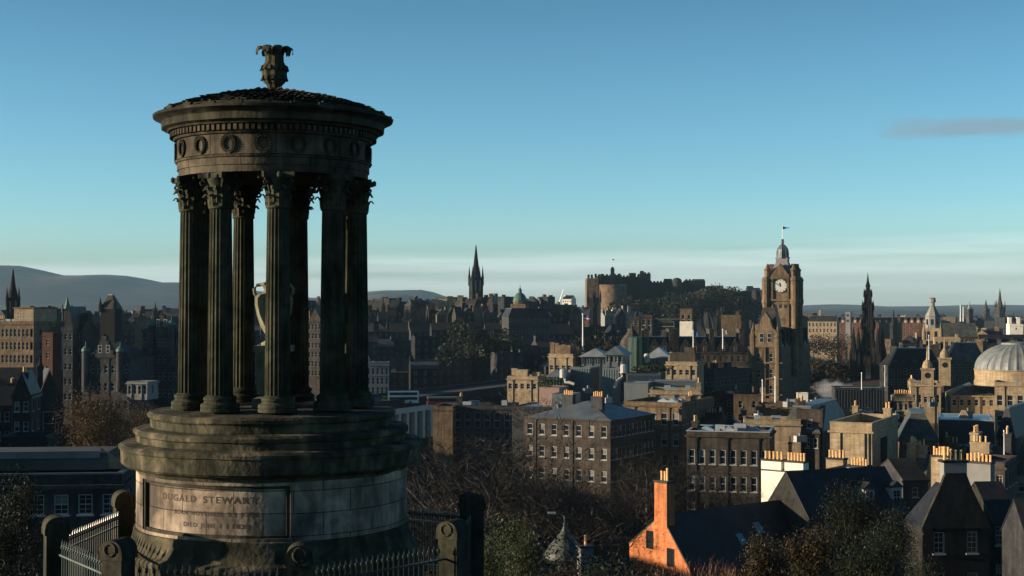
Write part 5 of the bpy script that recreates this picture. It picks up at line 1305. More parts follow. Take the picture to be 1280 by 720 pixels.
bldg('flat-topped stone block with paired tall chimney slabs left of the bell tower', 600, 787, 799, 801, 398, 12, 'brown', 'flat', 'flat', 0, 1, 2, 1, 2, 1.2, 4, depth=8)
bldg('twin-slab chimney block with dark slot beside the flat grey roof', 590, 801, 815, 817, 396, 12, 'brown', 'flat', 'flat', 0, 1, 2, 1, 5, 2, 6, depth=8, blind=0)
bldg('grey flat-roofed attic block between chimney slabs and bell tower', 600, 817, 849, 851, 400, 8, 'slate3', 'lead', 'flat', 0, 1, 1, 1, 3.4, 14, 6, depth=8, blind=0)
bldg('sandstone roof block with chimney stub right of the white box', 640, 896, 926, 930, 396, 10, 'buff', 'slate3', 'flat', 0, 0, 2, 1, 2, 1.2, 4, depth=9, chim=((.85, .5, 1.6, 1.6, 2.4, 0),))
bldg('low cream parapet block left of the hotel gable, right of tall slab', 560, 944, 953, 955, 408, 10, 'cream', 'flat', 'flat', 0, 0, 2, 1, 2, 1.2, 4, depth=8)
# polygonal copper-brown cupola and wrapped cone
c = P(790, 440, 452); T = thing('conical_cupola', 'brown pointed octagonal roof cupola left of the dark green wrapped drum', 'cupola', (c.x, 452, c.z-4)); Z = lambda py: ZZ(py, 452)-c.z+4
mb = MB().use(M['brown']); mb.lathe([(3.6, 0), (3.6, Z(432)), (3.9, Z(431)), (3.4, Z(425)), (1.2, Z(414)), (.3, Z(410)), (.1, Z(404))], 8); mb.build('octagonal_roof', T)
c = P(798, 455, 425); T = thing('wrapped_drum', 'dark green sheeted round drum among the grey modern roofs', 'drum', (c.x, 425, c.z-4)); Z = lambda py: ZZ(py, 425)-c.z+4
mb = MB().use(M['mesh']); mb.lathe([(3.5, 0), (3.3, Z(440)), (3.0, Z(423)), (2.7, Z(421)), (0, Z(420))], 24, fl=lambda i, z: 1 if i % 2 else .95); mb.build('sheeting', T)
# tops with long cream walls
def row_pots(T, n, fy=.3):
    w_, d_, z_ = dims(T)
    for k in range(n): chimney(T, -w_+w_*(k+.5)/n, d_*fy, z_+.6, 1.5, 1.0, 1.8, 0, M['cream'], zb=z_)
T = bldg('sunlit cream stone block with a row of small chimneys, at the union flag', 400, 686, 716, 727, 446, 22, 'cream', 'flat', 'flat', 0, 1, 4, 2, 1.3, 1.1, 3, depth=12, first=2.4); w_, d_, z_ = dims(T)
for fx, hh in ((.03, 3.2), (.22, 3), (.5, 2.6)): box_on(T, 'chimney', -w_+w_*fx, -w_+w_*fx+1.2, .5, 1.7, z_+.8, z_+hh+.8, 'buff')
box_on(T, 'raised_centre', -w_*.62, -w_*.12, .4, 6, z_+.12, z_+3.2, 'buff')
bldg('low pitched grey metal roof with glazed green gallery right of the cream block', 395, 727, 757, 764, 446, 10, 'metal', 'lead2', 'hip', 2.2, 1, 9, 3, 1.6, .9, 3, depth=12, name='glazed_gallery', cat='building', first=.4, blind=0, ovh=.9)
bldg('second grey metal hipped roof left of the green drum', 385, 757, 778, 783, 444, 14, 'metal', 'lead', 'hip', 2.4, 1, 4, 2, 1.4, .9, 3, depth=12, name='metal_roofed_block', first=.4, blind=0, ovh=.8)
bldg('sloping grey roof over green glazing between drum and cream block', 400, 808, 836, 844, 448, 10, 'metal', 'lead2', 'hip', 3.0, 1, 8, 2, 1.6, .9, 3, depth=12, name='glazed_gallery', first=.4, blind=0, ovh=.8)
T = bldg('cream block with one square window and dark top storey right of the galleries', 372, 832, 871, 886, 456, 18, 'cream', 'flat', 'flat', 0, 1, 5, 3, 1.4, 1.0, 3, depth=10, first=1.3); w_, d_, z_ = dims(T)
box_on(T, 'attic', -w_+1.0, -.5, .5, 8, z_+.12, z_+3.0, 'brown'); box_on(T, 'chimney_stack', -w_*.42, -w_*.1, 1, 3, z_+3, z_+4.4, 'brown')
def ribbed(label, Y, xl, xc, xr, yt, th, h, m='metal', depth=None, green=False):
    T = bldg(label, Y, xl, xc, xr, yt, th, m, 'lead2', 'flat', 0, 0, 0, 0, depth=depth, name='plant_room', cat='plant room', cornice=False, base=ZZ(yt, Y)-h, parapet=.3)
    w_, d_, z_ = dims(T); n = int(w_/.6)
    mb = MB().use(M[m])
    for k in range(n): x = -w_+w_*(k+.5)/n; mb.box(x-.09, x+.09, -.1, -.003, .1, z_)
    n = int(d_/.6)
    for k in range(n): y = d_*(k+.5)/n; mb.box(.003, .1, y-.09, y+.09, .1, z_)
    mb.build('cladding_ribs', T); return T
ribbed('ribbed grey plant room nearest the cream flag block, left of its twin', 352, 713, 738, 752, 461, 18, 8, depth=9)
ribbed('ribbed grey plant room right of its twin, behind the white ducts', 348, 753, 775, 786, 462, 18, 8, depth=8)
ribbed('long low ribbed screen with posts below the green roof garden', 345, 783, 826, 832, 469, 4, 7, depth=7)
bldg('pale grey slab-sided attic with broad flat roof across the middle', 325, 780, 810, 818, 480, 16, 'metal', 'lead2', 'flat', 0, 0, 0, 0, depth=8, name='attic_block', cornice=False, parapet=.2)
bldg('long grey attic with deep shadowed recess, its roof edge pale', 330, 812, 872, 884, 478, 6, 'metal', 'lead2', 'flat', 0, 1, 1, 0, 2.6, 30, 4, depth=8, name='attic_block', cornice=False, parapet=.2, first=.8, blind=0)
bldg('long cream parapet wall below the grey recessed attic', 312, 812, 876, 888, 492, 8, 'cream', 'flat', 'flat', 0, 1, 8, 3, 1.8, 1.1, 3.4, depth=12, first=2.0)
bldg('small cream block with dark attic left of the ribbed plant rooms', 380, 634, 672, 684, 474, 16, 'cream', 'flat', 'flat', 0, 1, 5, 2, 1.4, 1, 3.2, depth=10, first=1.2, chim=((.05, .5, 1.4, 2, 2.6, 0), (.45, .2, 3, 2, 2.4, 0), (.9, .3, 2, 2, 1.8, 0)))
bldg('grey glass-fronted block with dark openings below the cream flag block', 345, 684, 704, 712, 470, 14, 'metal', 'lead', 'hip', 1.6, 1, 5, 2, 2.4, .9, 3.4, depth=10, first=.4, blind=0)
bldg('pinkish rendered roof box above the bare trees', 312, 674, 699, 706, 486, 16, 'pink', 'flat', 'flat', 0, 0, 0, 0, depth=8, parapet=.2, cornice=False, name='roof_box')
bldg('blue-grey roof box with white vent beside the pinkish one', 300, 690, 716, 724, 494, 16, 'metal', 'lead', 'flat', 0, 0, 0, 0, depth=7, parapet=.2, cornice=False, name='roof_box')
def pipes(label, pts, Y, r=.35):
    P0 = P(*pts[0], Y); T = thing('roof_duct', label, 'duct', tuple(P0)); mb = MB().use(M['frame'])
    mb.tube([P(*p, Y+i*.4)-P0 for i, p in enumerate(pts)], r, 7); mb.build('pipe', T)
    mb = MB().use(M['frame']); q = P(*pts[-1], Y)-P0; mb.lathe([(.8, q.z-1.2), (.8, q.z+.6), (.5, q.z+.9)], 10, q.x, q.y+1); mb.build('fan_housing', T)
pipes('white rooftop ducts winding between the two ribbed plant rooms', [(768, 484), (772, 476), (778, 471), (776, 465), (780, 460)], 338)
pipes('white duct and fan below the cream flag block, left of the ribbed rooms', [(718, 480), (712, 478), (707, 478), (706, 472), (704, 466)], 335)
pipes('white tank and pipe beside the green drum', [(806, 452), (811, 450), (809, 446)], 398, .6)
# main stone blocks
T = bldg('large hip-roofed stone block behind bare trees, dark side to the right', 270, 655, 763, 818, 526, 30, 'brown', 'lead', 'hip', 3, 3, 7, 11, 2.1, 1.1, 4.2, first=1.1, name='stone_block', coping='grey', blind=.4)
w_, d_, z_ = dims(T)
for fx, fy in ((.3, .4), (.7, .3)): chimney(T, -w_+w_*fx, d_*fy, z_+1.5, 2.4, 1.2, 2.6, 5, M['grey'], zb=z_)
bldg('modern stone block with large framed window grids left, above the trees', 330, 541, 566, 568, 512, 8, 'buff', 'flat', 'flat', 0, 0, 0, 0, depth=12, name='stone_block')
bldg('glazed grid block of big square windows right of the blank stone wall', 332, 566, 640, 650, 511, 8, 'grey', 'flat', 'flat', 0, 2, 6, 2, 3.6, 3.4, 4.8, first=.9, depth=12, name='grid_block', blind=0)
bldg('stone facade with three lit windows, right of the hip-roofed block', 292, 780, 852, 892, 508, 24, 'buff', 'flat', 'flat', 0, 3, 5, 8, 2.4, 1.3, 4.2, first=1.4, name='stone_block')
bldg('slab of grey glass roof behind the hip-roofed block', 300, 640, 742, 790, 512, 18, 'grey', 'bluelead', 'flat', 0, 0, 6, 4, depth=14, name='stone_block', parapet=.3)
bldg('tall shaded terrace running back with regular windows toward the clock tower', 400, 870, 892, 940, 466, 34, 'grey', 'slate', 'flat', 0, 5, 4, 16, 2.3, 1.2, 4.2, first=1.5, name='terrace', cat='building', chim=((.2, .1, 2, 1, 2.6, 3), (.8, .1, 2, 1, 2.6, 3), (.95, .4, 1, 3, 2.6, 4)))
bldg('brownish terrace behind trees with sash windows, lit front facing left', 225, 858, 962, 968, 546, 14, 'brown', 'lead2', 'flat', 0, 3, 8, 2, 2.3, 1.15, 4.2, first=2.2, depth=12, name='terrace', cat='building', lod=1, coping='lead2')
bldg('cream parapet roof storey with two white poles on it', 262, 930, 1001, 1012, 531, 8, 'cream', 'lead', 'flat', 0, 0, 5, 2, 1.6, 1, 3, depth=8, name='roof_storey', parapet=.9)
bldg('cream wall with pole-lined parapet below the clock tower', 300, 945, 1000, 1012, 510, 12, 'buff', 'lead2', 'flat', 0, 1, 6, 2, 1.6, 1, 3, depth=10, first=2.0, name='stone_block')
bldg('dark slate mansard with white vents and a shadowed right slope', 262, 975, 1024, 1060, 541, 24, 'brown', 'slate3', 'mansard', 4.5, 1, 5, 5, 1.8, 1, 3.4, name='mansard_block')
bldg('long flat slab roof with pale edge under the charcoal plant screen', 305, 1006, 1130, 1142, 519, 6, 'grey', 'lead2', 'flat', 0, 1, 10, 2, 1.2, 1.2, 3, depth=18, first=1.6, name='slab_block')
ribbed('charcoal rectangular plant screen on the long flat roof, right of the steam', 312, 1043, 1105, 1118, 487, 8, 5, 'darkbox', 8)
box_ = bldg('small white box and tank on the flat roof under the clock tower', 330, 996, 1010, 1016, 493, 10, 'white', 'lead2', 'flat', 0, 0, 0, 0, depth=4, base=ZZ(505, 330), parapet=.2, cornice=False, name='roof_box')
bldg('row of clay-potted chimneys on a low cream roof left of the turreted wing', 345, 1117, 1142, 1146, 500, 10, 'cream', 'slate', 'flat', 0, 1, 4, 1, 1.4, 1, 3, depth=8, name='stone_block', chim=((.1, .2, 3.0, 1, 1.4, 5), (.6, .2, 4, 1, 1.4, 7)))
T = bldg('tall cream windowless block with dark pipe lines and flat roof', 215, 1037, 1090, 1122, 540, 26, 'cream', 'flat', 'flat', 0, 0, 0, 0, name='cream_block', parapet=1.3); w_, d_, z_ = dims(T)
for x in (-1.1, -.5, -w_*.75): box_on(T, 'drainpipe', x, x+.14, -.16, -.02, z_-9, z_-.2, 'iron')
box_on(T, 'dark_window', .01, .05, d_*.30, d_*.55, z_-5.2, z_-1.4, 'glass'); chimney(T, -.8, d_*.8, z_+1.4, 1.2, 1.2, 1.2, 2, M['cream'], zb=z_)
bldg('slate mansard block over plain stone wall right of the cream block', 232, 1124, 1172, 1180, 551, 14, 'buff', 'slate3', 'mansard', 4.2, 1, 2, 1, 1.4, .9, 3, first=1.6, depth=14, name='mansard_block', blind=0)
T = bldg('charcoal clad roof box with bright blue-grey flat top', 238, 1173, 1243, 1268, 527, 16, 'darkbox', 'bluelead', 'flat', 0, 0, 0, 0, depth=15, name='clad_roof_box', parapet=.15, cornice=False, coping='lead2', base=ZZ(566, 238)); w_, d_, z_ = dims(T)
box_on(T, 'ledge', -w_, .2, -1.3, -.02, 1.0, 1.35, 'lead2'); mb = MB().use(M['cream']); mb.box(-5.5, -3.8, 6, 8, z_+.15, z_+1.3, (-5.0, -4.3, 6.4, 7.6)); mb.build('pyramid_vent', T)
T = bldg('ribbed shaded office block with slanting striped rooflight at the right edge', 246, 1246, 1268, 1330, 548, 30, 'darkbox', 'darkbox', 'mansard', 5, 0, 0, 0, depth=26, name='office_block', cornice=False); w_, d_, z_ = dims(T)
mb = MB().use(M['metal'])
for k in range(26): y = d_*(k+.5)/26; mb.box(.003, .22, y-.1, y+.1, 0, z_)
for k in range(8): x = -w_+w_*(k+.5)/8; mb.box(x-.08, x+.08, -.2, -.003, 0, z_)
mb.build('mullions', T)
mb = MB().use(M['bluelead'])
for k in range(6): x = -w_+.7+k*(w_-1.6)/6; mb.poly([(x, -.12, z_+.5), (x+.3, -.12, z_+.5), (x+.3, 1.1, z_+3.6), (x, 1.1, z_+3.6)])
mb.build('rooflight_stripes', T)
bldg('grey stone terrace behind the potted chimney stacks at right', 205, 1128, 1160, 1166, 600, -12, 'grey', 'slate2', 'gable_x', 2.5, 1, 1, 2, 1.4, .9, 3.2, depth=9, name='stone_house', cat='house')
T = bldg('roof terrace block with parapet and white skylight above the ribbed office', 190, 1215, 1256, 1268, 585, 28, 'brown', 'lead', 'flat', 0, 1, 3, 4, 1.8, 1, 3.2, depth=10, name='stone_block')

skyline_row('among flat roofs behind sash-windowed terrace', [(868, 532), (930, 524), (1036, 520)], 292, ['buff', 'cream', 'grey', 'brown'], th=(8, 24), wpx=(24, 44), rows=2, jit=4, roofs=('flat', 'flat', 'hip'), ddx=[(940, 1004)])
skyline_row('among pale roofs left of clock tower foot', [(812, 505), (870, 500), (935, 498)], 355, ['cream', 'buff', 'grey'], th=(8, 24), wpx=(20, 34), rows=2, jit=4, roofs=('flat', 'flat', 'hip'), ddx=[(870, 900)])
skyline_row('among stepped roofs above far-right stacks', [(1126, 575), (1190, 566), (1262, 560)], 212, ['buff', 'cream', 'grey', 'brown'], th=(10, 30), wpx=(24, 40), rows=2, jit=5, roofs=('flat', 'gable_x', 'hip'))
# ---- near houses
def stack(label, Y, px0, px1, ytop, ybot, th, n, m='white', dp=1.2, ph=.95):
    t = radians(th); C_ = P(px1, ytop, Y); ul = U(px0); wd = (C_.x-ul*C_.y)/(cos(t)+ul*sin(t)); h = C_.z-ZZ(ybot, Y)
    T = thing('chimney_stack', label, 'chimney', (C_.x, C_.y, C_.z-h), -t, 'tall chimney stacks with clay pots')
    mb = MB().use(M[m]); mb.box(-wd, 0, 0, dp, -4, h-.25); mb.use(M['grey']); mb.box(-wd-.08, .08, -.08, dp+.08, h-.25, h-.02); mb.build('stack_body', T)
    for k in range(n): inst('chimney_pot', pot_mesh(round(ph*R.choice((.85, 1, 1.1)), 2)), T, (-wd+wd*(k+.5)/n, dp/2, h-.03))
    return T
def white_gable():
    Y, th = 165, 38; t = radians(th)
    T = bldg('bright white gable wall with a slot between two rows of clay pots', Y, 951, 1004, 1017, 592, th, 'white', 'slate', 'gable_x', .1, 0, 0, 0, name='white_gabled_house', cat='house', depth=1.4, cornice=False, ovh=0)
    w_, d_, z_ = dims(T)
    for x0, x1, n in ((-w_, -w_*.52, 5), (-w_*.44, 0, 6)):
        mb = MB().use(M['white']); mb.box(x0, x1, 0, d_, z_+.1, z_+1.15); mb.use(M['grey']); mb.box(x0-.06, x1+.06, -.06, d_+.06, z_+1.15, z_+1.35); c = mb.build('chimney', T)
        for k in range(n): inst('chimney_pot', pot_mesh(.9), c, (x0+(x1-x0)*(k+.5)/n, d_/2, z_+1.35))
    # slate roof running back behind it
    box_on(T, 'rear_wall', -w_+.3, -.3, d_+.01, 22, 0, z_-5, 'grey')
    mb = MB().use(M['slate']); x0, x1 = -w_-.1, .1
    mb.prism([(x0, z_-5.4), (x1, z_-5.4), ((x0+x1)/2, z_-.6)], d_+.02, 22, 'y'); mb.build('slate_roof', T)
white_gable()
T = bldg('slate-roofed house with white dormer window in the shade right of the white gable', 165, 1010, 1136, 1150, 640, -22, 'rubble', 'slate', 'gable_x', 4.6, 1, 7, 2, 1.6, 1.0, 3.2, name='slate_roofed_house', cat='house', depth=9, cornice=False)
w_, d_, z_ = dims(T)
for fx in (.66, .94):
    x = -w_+w_*fx; mb = MB().use(M['frame']); mb.box(x-.75, x+.75, 1.2, 4, z_+.5, z_+2.7, (x-.75, x+.75, 1.2, 5)); mb.use(M['slate']); mb.prism([(x-.95, z_+2.7), (x+.95, z_+2.7), (x, z_+3.5)], 1.0, 5, 'y'); dd = mb.build('dormer', T)
    fm, pm = win_meshes(1.1, 1.7, 0); o = inst('window', fm, dd, (x, .95, z_+.75)); mp_ = MB().use(M['glass']); mp_.poly([(x-.55, 1.17, z_+.75), (x+.55, 1.17, z_+.75), (x+.55, 1.17, z_+2.45), (x-.55, 1.17, z_+2.45)]); mp_.build('pane', dd)
stack('cream chimney stack with six pots directly under the cream block', 182, 1032, 1054, 573, 592, 38, 5, 'cream')
stack('pale stack with slotted face and six pots right of the first cream stack', 176, 1058, 1080, 583, 640, 38, 6, 'white', 2.2)
stack('broad mossy stack with seven pots below the charcoal roof box', 172, 1163, 1188, 570, 600, 38, 7, 'cream', 1.3)
stack('wide pale stack with seven pots, casting slots, right of the mossy one', 165, 1204, 1238, 578, 632, 38, 7, 'whitegrey', 1.4)
stack('slim clay-potted stack on the low roof left of the tall cream block', 235, 985, 989, 553, 566, 20, 1, 'cream', .8)
def corner_house():
    Y = 128
    T = bldg('dark rubble house at bottom right, curved gable with pale chimney on top', Y, 1152, 1236, 1240, 660, -5, 'rubble', 'slate', 'gable_y', 3.4, 2, 2, 2, 1.9, .95, 3.6, name='rubble_house', cat='house', depth=4.5, cornice=False, first=.3, lod=0, ovh=.05)
    w_, d_, z_ = dims(T); cx = -w_/2
    mb = MB().use(M['whitegrey']); mb.box(cx-1.0, cx+1.1, .1, 1.1, z_+3.0, z_+5.8); mb.use(M['dark']); mb.box(cx-1.15, cx+1.25, 0, 1.2, z_+5.8, z_+6.0); c = mb.build('chimney', T)
    for k in range(4): inst('chimney_pot', pot_mesh(.9 if k else 1.2), c, (cx-.75+k*.5, .6, z_+6.0))
    w_, d_, z_ = dims(T); mg = MB().use(M['rubble']); mg.prism([(-w_-.1, z_+.02), (.1, z_+.02), (-.6, z_+1.6), (-1.5, z_+3.4), (-2.1, z_+4.9), (-w_+2.1, z_+4.9), (-w_+1.5, z_+3.4), (-w_+.6, z_+1.6)], -.12, .3, 'y'); mg.build('curved_gable', T)
    T = bldg('set-back wing of the rubble house with small-paned windows at the right edge', Y+3, 1240, 1275, 1290, 652, -5, 'rubble', 'slate', 'gable_x', 3, 3, 2, 2, 1.7, .9, 3.4, name='rubble_house', cat='house', depth=8, cornice=False, first=.4, lod=0)
    T = bldg('pale rendered lane house with white-framed window cut by the right frame edge', Y-8, 1283, 1310, 1320, 678, 2, 'grey', 'slate', 'gable_x', 3, 2, 2, 2, 1.9, .9, 3.4, name='rendered_house', cat='house', depth=7, cornice=False, first=.4, lod=0)
corner_house()
def orange_house():
    Y, th = 150, 52; t = radians(th)
    T = bldg('bright orange gabled house with tall orange chimney and long slate roof', Y, 787, 868, 1003, 724, th, 'orange', 'slate', 'gable_y', 6.0, 0, 0, 3, 1.6, .9, 3, name='orange_gabled_house', cat='house', depth=19, cornice=False, ovh=.04)
    w_, d_, z_ = dims(T); cx = -w_/2
    mb = MB().use(M['orange']); mb.prism([(-w_, .5), (0, .5), (0, z_), (cx, z_+6.0), (-w_, z_+2.4)], -.075, d_-.02, 'y'); mb.build('gable_shoulder', T)
    mb = MB().use(M['slate']); mb.prism([(-w_-.1, z_+2.4), (cx, z_+6.02), (cx, z_+6.2), (-w_-.1, z_+2.58)], -.06, d_+.02, 'y'); mb.build('upper_roof_slope', T)
    mb = MB().use(M['orange']); mb.box(cx-.95, cx+.95, -.10, 1.05, z_+6.0*(1-.95/(w_/2))-.02, z_+9.5); mb.use(M['grey']); mb.box(cx-1.05, cx+1.05, -.14, 1.15, z_+9.5, z_+9.75); c = mb.build('chimney', T)
    for x, hh in ((-.4, 1.0), (.1, 1.0), (.45, 1.35)): inst('chimney_pot', pot_mesh(hh), c, (cx+x, .5, z_+9.75))
    for x, z in ((-1.7, z_+2.4), (1.5, z_+.9)):
        fm, pm = win_meshes(.8, 1.7, 0)
        mb = MB().use(M['frame']); a, b_, c_, d__ = cx+x-.42, cx+x+.42, z, z+1.75
        mb.use(M['dark']); mb.box(a-.12, a, -.14, -.06, c_-.1, d__+.1); mb.box(b_, b_+.12, -.14, -.06, c_-.1, d__+.1); mb.box(a, b_, -.14, -.06, d__, d__+.1); mb.box(a, b_, -.14, -.06, c_-.1, c_); o = mb.build('window', T)
        mb = MB().use(M['glass']); mb.box(a, b_, -.105, -.08, c_, d__); mb.build('pane', o)
    mb = MB().use(M['frame']); s_ = 6.0/(w_/2)
    for y, x in ((9, -w_*.18), (12.5, -w_*.25)):
        zz = z_+(-x)*s_ if False else z_+(0-x)*s_
        p0 = Vector((x, y, zz+.28)); dx = .9
        mbk = MB().use(M['bluelead']); mbk.poly([(x, y, zz+.25), (x, y+1.0, zz+.25), (x-dx, y+1.0, zz+.25+dx*s_), (x-dx, y, zz+.25+dx*s_)]); mbk.build('skylight', T)
orange_house()
def bell_turret():
    Y = 140; c = P(706, 705, Y); T = thing('slated_turret', 'round turret with flared bell-shaped slate roof and finial, bottom centre', 'turret', (c.x, Y, c.z-6)); Z = lambda py: ZZ(py, Y)-c.z+6
    mb = MB().use(M['rubble']); mb.lathe([(1.75, 0), (1.75, Z(694))], 24); mb.build('turret_wall', T)
    mb = MB().use(M['slate3']); mb.smooth = False; mb.lathe([(2.1, Z(697)), (1.9, Z(690)), (1.45, Z(681)), (.85, Z(672)), (.35, Z(664)), (.12, Z(657)), (.08, Z(656))], 24); mb.build('slate_roof', T)
    mb = MB().use(M['lead']); mb.lathe([(.1, Z(657)), (.2, Z(655)), (.08, Z(653)), (.03, Z(647)), (0, Z(644))], 8); mb.build('finial', T)
    c = P(732, 708, 134); T = thing('chimney_stack', 'white rendered stack with one clay pot beside the bell-roofed turret', 'chimney', (c.x, 134, c.z-4), .3); h = ZZ(682, 134)-c.z+4
    mb = MB().use(M['whitegrey']); mb.box(-.65, .65, -.5, .5, 0, h-.15); mb.use(M['grey']); mb.box(-.75, .75, -.6, .6, h-.15, h); mb.build('stack_body', T); inst('chimney_pot', pot_mesh(1.0), T, (0, 0, h))
bell_turret()
# timber frames of the sloping terrace garden
for k, (px, py) in enumerate(((762, 683), (775, 676), (788, 684), (766, 694), (782, 692), (752, 690))):
    Y = 165+k; c = P(px, py, Y); T = thing('timber_planter', ordn(k+1)+' of the low timber frames on the terrace left of the orange gable', 'planter', tuple(c), R.uniform(-.3, .3), 'timber frames on the terrace')
    mb = MB().use(M['palebark'])
    for sx in (-1, 1):
        for sy in (-.6, .6): mb.box(sx-.07, sx+.07, sy-.07, sy+.07, -.9, .2)
    mb.build('posts', T); mb = MB().use(M['palebark'])
    mb.box(-1.1, 1.1, -.68, -.55, .2, .32); mb.box(-1.1, 1.1, .55, .68, .2, .32); mb.box(-1.08, -.95, -.55, .55, .2, .3); mb.box(.95, 1.08, -.55, .55, .2, .3); mb.box(-1.1, 1.1, -.66, -.58, -.4, -.28); mb.build('rails', T)
# street lamp
c = P(706, 672, 120); T = thing('street_lamp', 'grey street lamp with curved arm above the bell-roofed turret', 'street lamp', (c.x, 120, c.z-4)); z = lambda py: ZZ(py, 120)-c.z+4
mb = MB().use(M['metal']); x1 = -1.3; mb.tube([(0, 0, 0), (0, 0, z(650)), (-.1, 0, z(645)), (-.4, 0, z(642)), (-.8, 0, z(641))], .06, 6, .045); mb.build('post', T)
mb = MB().use(M['lead2']); mb.box(-1.45, -.75, -.12, .12, z(642), z(640)); mb.build('lamp_head', T)

# flagpoles
flagpole('white pole with red and white flag rising from the cream flag block', 728.5, 393, 438, 405, (2.2, 1.5, [M['flagblue'], M['flagred'], M['flagwhite'], M['flagred']]), .2)
flagpole('white pole with blue flag in front of the dormered office range', 866.5, 414, 441, 500, (1.6, 1.6, [M['flagblue']]), .2)
flagpole('white flagpole with hanging cloth left of the hotel, before the dormers', 903.5, 412, 436, 500, (1.2, 1.4, [M['flagwhite']]), .2)
flagpole('bare white pole below the clock tower, left of its taller neighbour', 953, 476, 503, 300, None, .13)
flagpole('bare white pole below the clock tower, taller and right of its neighbour', 969, 472, 503, 302, None, .15)
flagpole('thin white mast on the charcoal plant screen', 1077, 467, 487, 312, None, .1)
flagpole('thin dark-footed mast rising right of the hazy steam', 1106, 458, 487, 320, None, .08)
flagpole('tall distant white mast left of the pinnacled brown tower', 1200.5, 382, 402, 1200, None, .5)
flagpole('shorter distant white mast beside the tall one', 1204, 384, 402, 1210, None, .45)
flagpole('white mast in front of the turreted wing at right', 1161, 420, 450, 365, None, .1)
flagpole('slim white mast beside the potted stacks at far right', 1255, 540, 575, 200, None, .07)
# roof clutter: vents and boxes on the flat roofs
k = 0
for (px, py, Y) in ((930, 536, 255), (948, 520, 290), (985, 505, 298), (1020, 503, 300), (1060, 520, 300), (1085, 516, 302), (1150, 512, 330), (1166, 505, 340), (1210, 518, 246), (1120, 520, 300), (900, 545, 230), (830, 500, 318), (850, 485, 334), (735, 488, 315), (760, 500, 290), (702, 508, 295), (1000, 548, 255)):
    k += 1; c = P(px, py, Y); T = thing('roof_vent', ordn(k)+' of the small pale vents and boxes scattered over the flat roofs', 'vent', (c.x, Y, c.z-.6), R.random(), 'small vents on the flat roofs')
    s_ = R.uniform(.5, 1.1); mb = MB().use(M[R.choice(('lead2', 'frame', 'metal'))]); mb.box(-s_, s_, -s_*.6, s_*.6, 0, 1.1); mb.build('casing', T)
    mb = MB().use(M['lead']); mb.lathe([(s_*.25, 1.1), (s_*.25, 1.6), (s_*.35, 1.62), (0, 1.8)], 8); mb.build('cowl', T)
# ------------------------------------------------------------------ vegetation
def bare_tree_mesh(seed, H=13, spread=.62, lv=6, twig=2.6, bark='bark', tw='twig', leaves=0):
    r = random.Random(seed); tr = MB().use(M[bark]); cr = MB().use(M[tw])
    def seg(mb, a, b, ra, rb, n):
        d = (b-a).normalized(); up = Vector((0, 0, 1)) if abs(d.z) < .9 else Vector((1, 0, 0)); u = d.cross(up).normalized(); v = d.cross(u)
        A = [mb.vert(a+(u*cos(2*pi*i/n)+v*sin(2*pi*i/n))*ra) for i in range(n)]; B = [mb.vert(b+(u*cos(2*pi*i/n)+v*sin(2*pi*i/n))*rb) for i in range(n)]
        for i in range(n): j = (i+1) % n; mb.face([A[i], B[i], B[j], A[j]])
    def grow(p, d, L_, rad, lev):
        steps = 3 if lev < 3 else 2
        for s_ in range(steps):
            d2 = (d+Vector((r.uniform(-.2, .2), r.uniform(-.2, .2), r.uniform(-.05, .16)))).normalized(); q = p+d2*L_/steps
            seg(tr if lev < 3 else cr, p, q, rad, rad*.86, 6 if lev < 2 else (4 if lev < 3 else 3)); p, d, rad = q, d2, rad*.86
            if lev >= 1 and lev < lv-1 and s_ < steps-1 and r.random() < .75: branch(p, d, L_*.62, rad*.5, lev+1)
        if lev < lv-1:
            for k in range(r.choice((2, 3)) if lev else 4): branch(p, d, L_*r.uniform(.6, .82), rad*.68, lev+1)
        else:
            for k in range(3):
                t = (d+Vector((r.uniform(-.7, .7), r.uniform(-.7, .7), r.uniform(-.4, .6)))).normalized(); e = p+t*r.uniform(.4, .9); w_ = t.cross(Vector((r.random(), r.random(), r.random()))).normalized()*.012
                cr.poly([p-w_, p+w_, e])
                if leaves and r.random() < leaves:
                    for _ in range(3):
                        c = p+Vector((r.uniform(-.4, .4), r.uniform(-.4, .4), r.uniform(-.4, .4))); a = Vector((r.uniform(-1, 1), r.uniform(-1, 1), r.uniform(-1, 1))).normalized()*.13; b = a.cross(Vector((r.random(), .3, r.random()))).normalized()*.10
                        cr.poly([c-a, c-b, c+a, c+b])
    def branch(p, d, L_, rad, lev):
        ax = Vector((r.uniform(-1, 1), r.uniform(-1, 1), r.uniform(-.25, .5))).normalized(); dd = (d*(1-spread)+ax*spread).normalized()
        if lev == 1: dd.z = abs(dd.z)+.35; dd.normalize()
        grow(p, dd, L_, rad, lev)
    grow(Vector((0, 0, -1)), Vector((0, 0, 1)), H*.30, H*.016, 0)
    return tr.mesh('trunk'), cr.mesh('crown'), max(v[2] for v in cr.v)
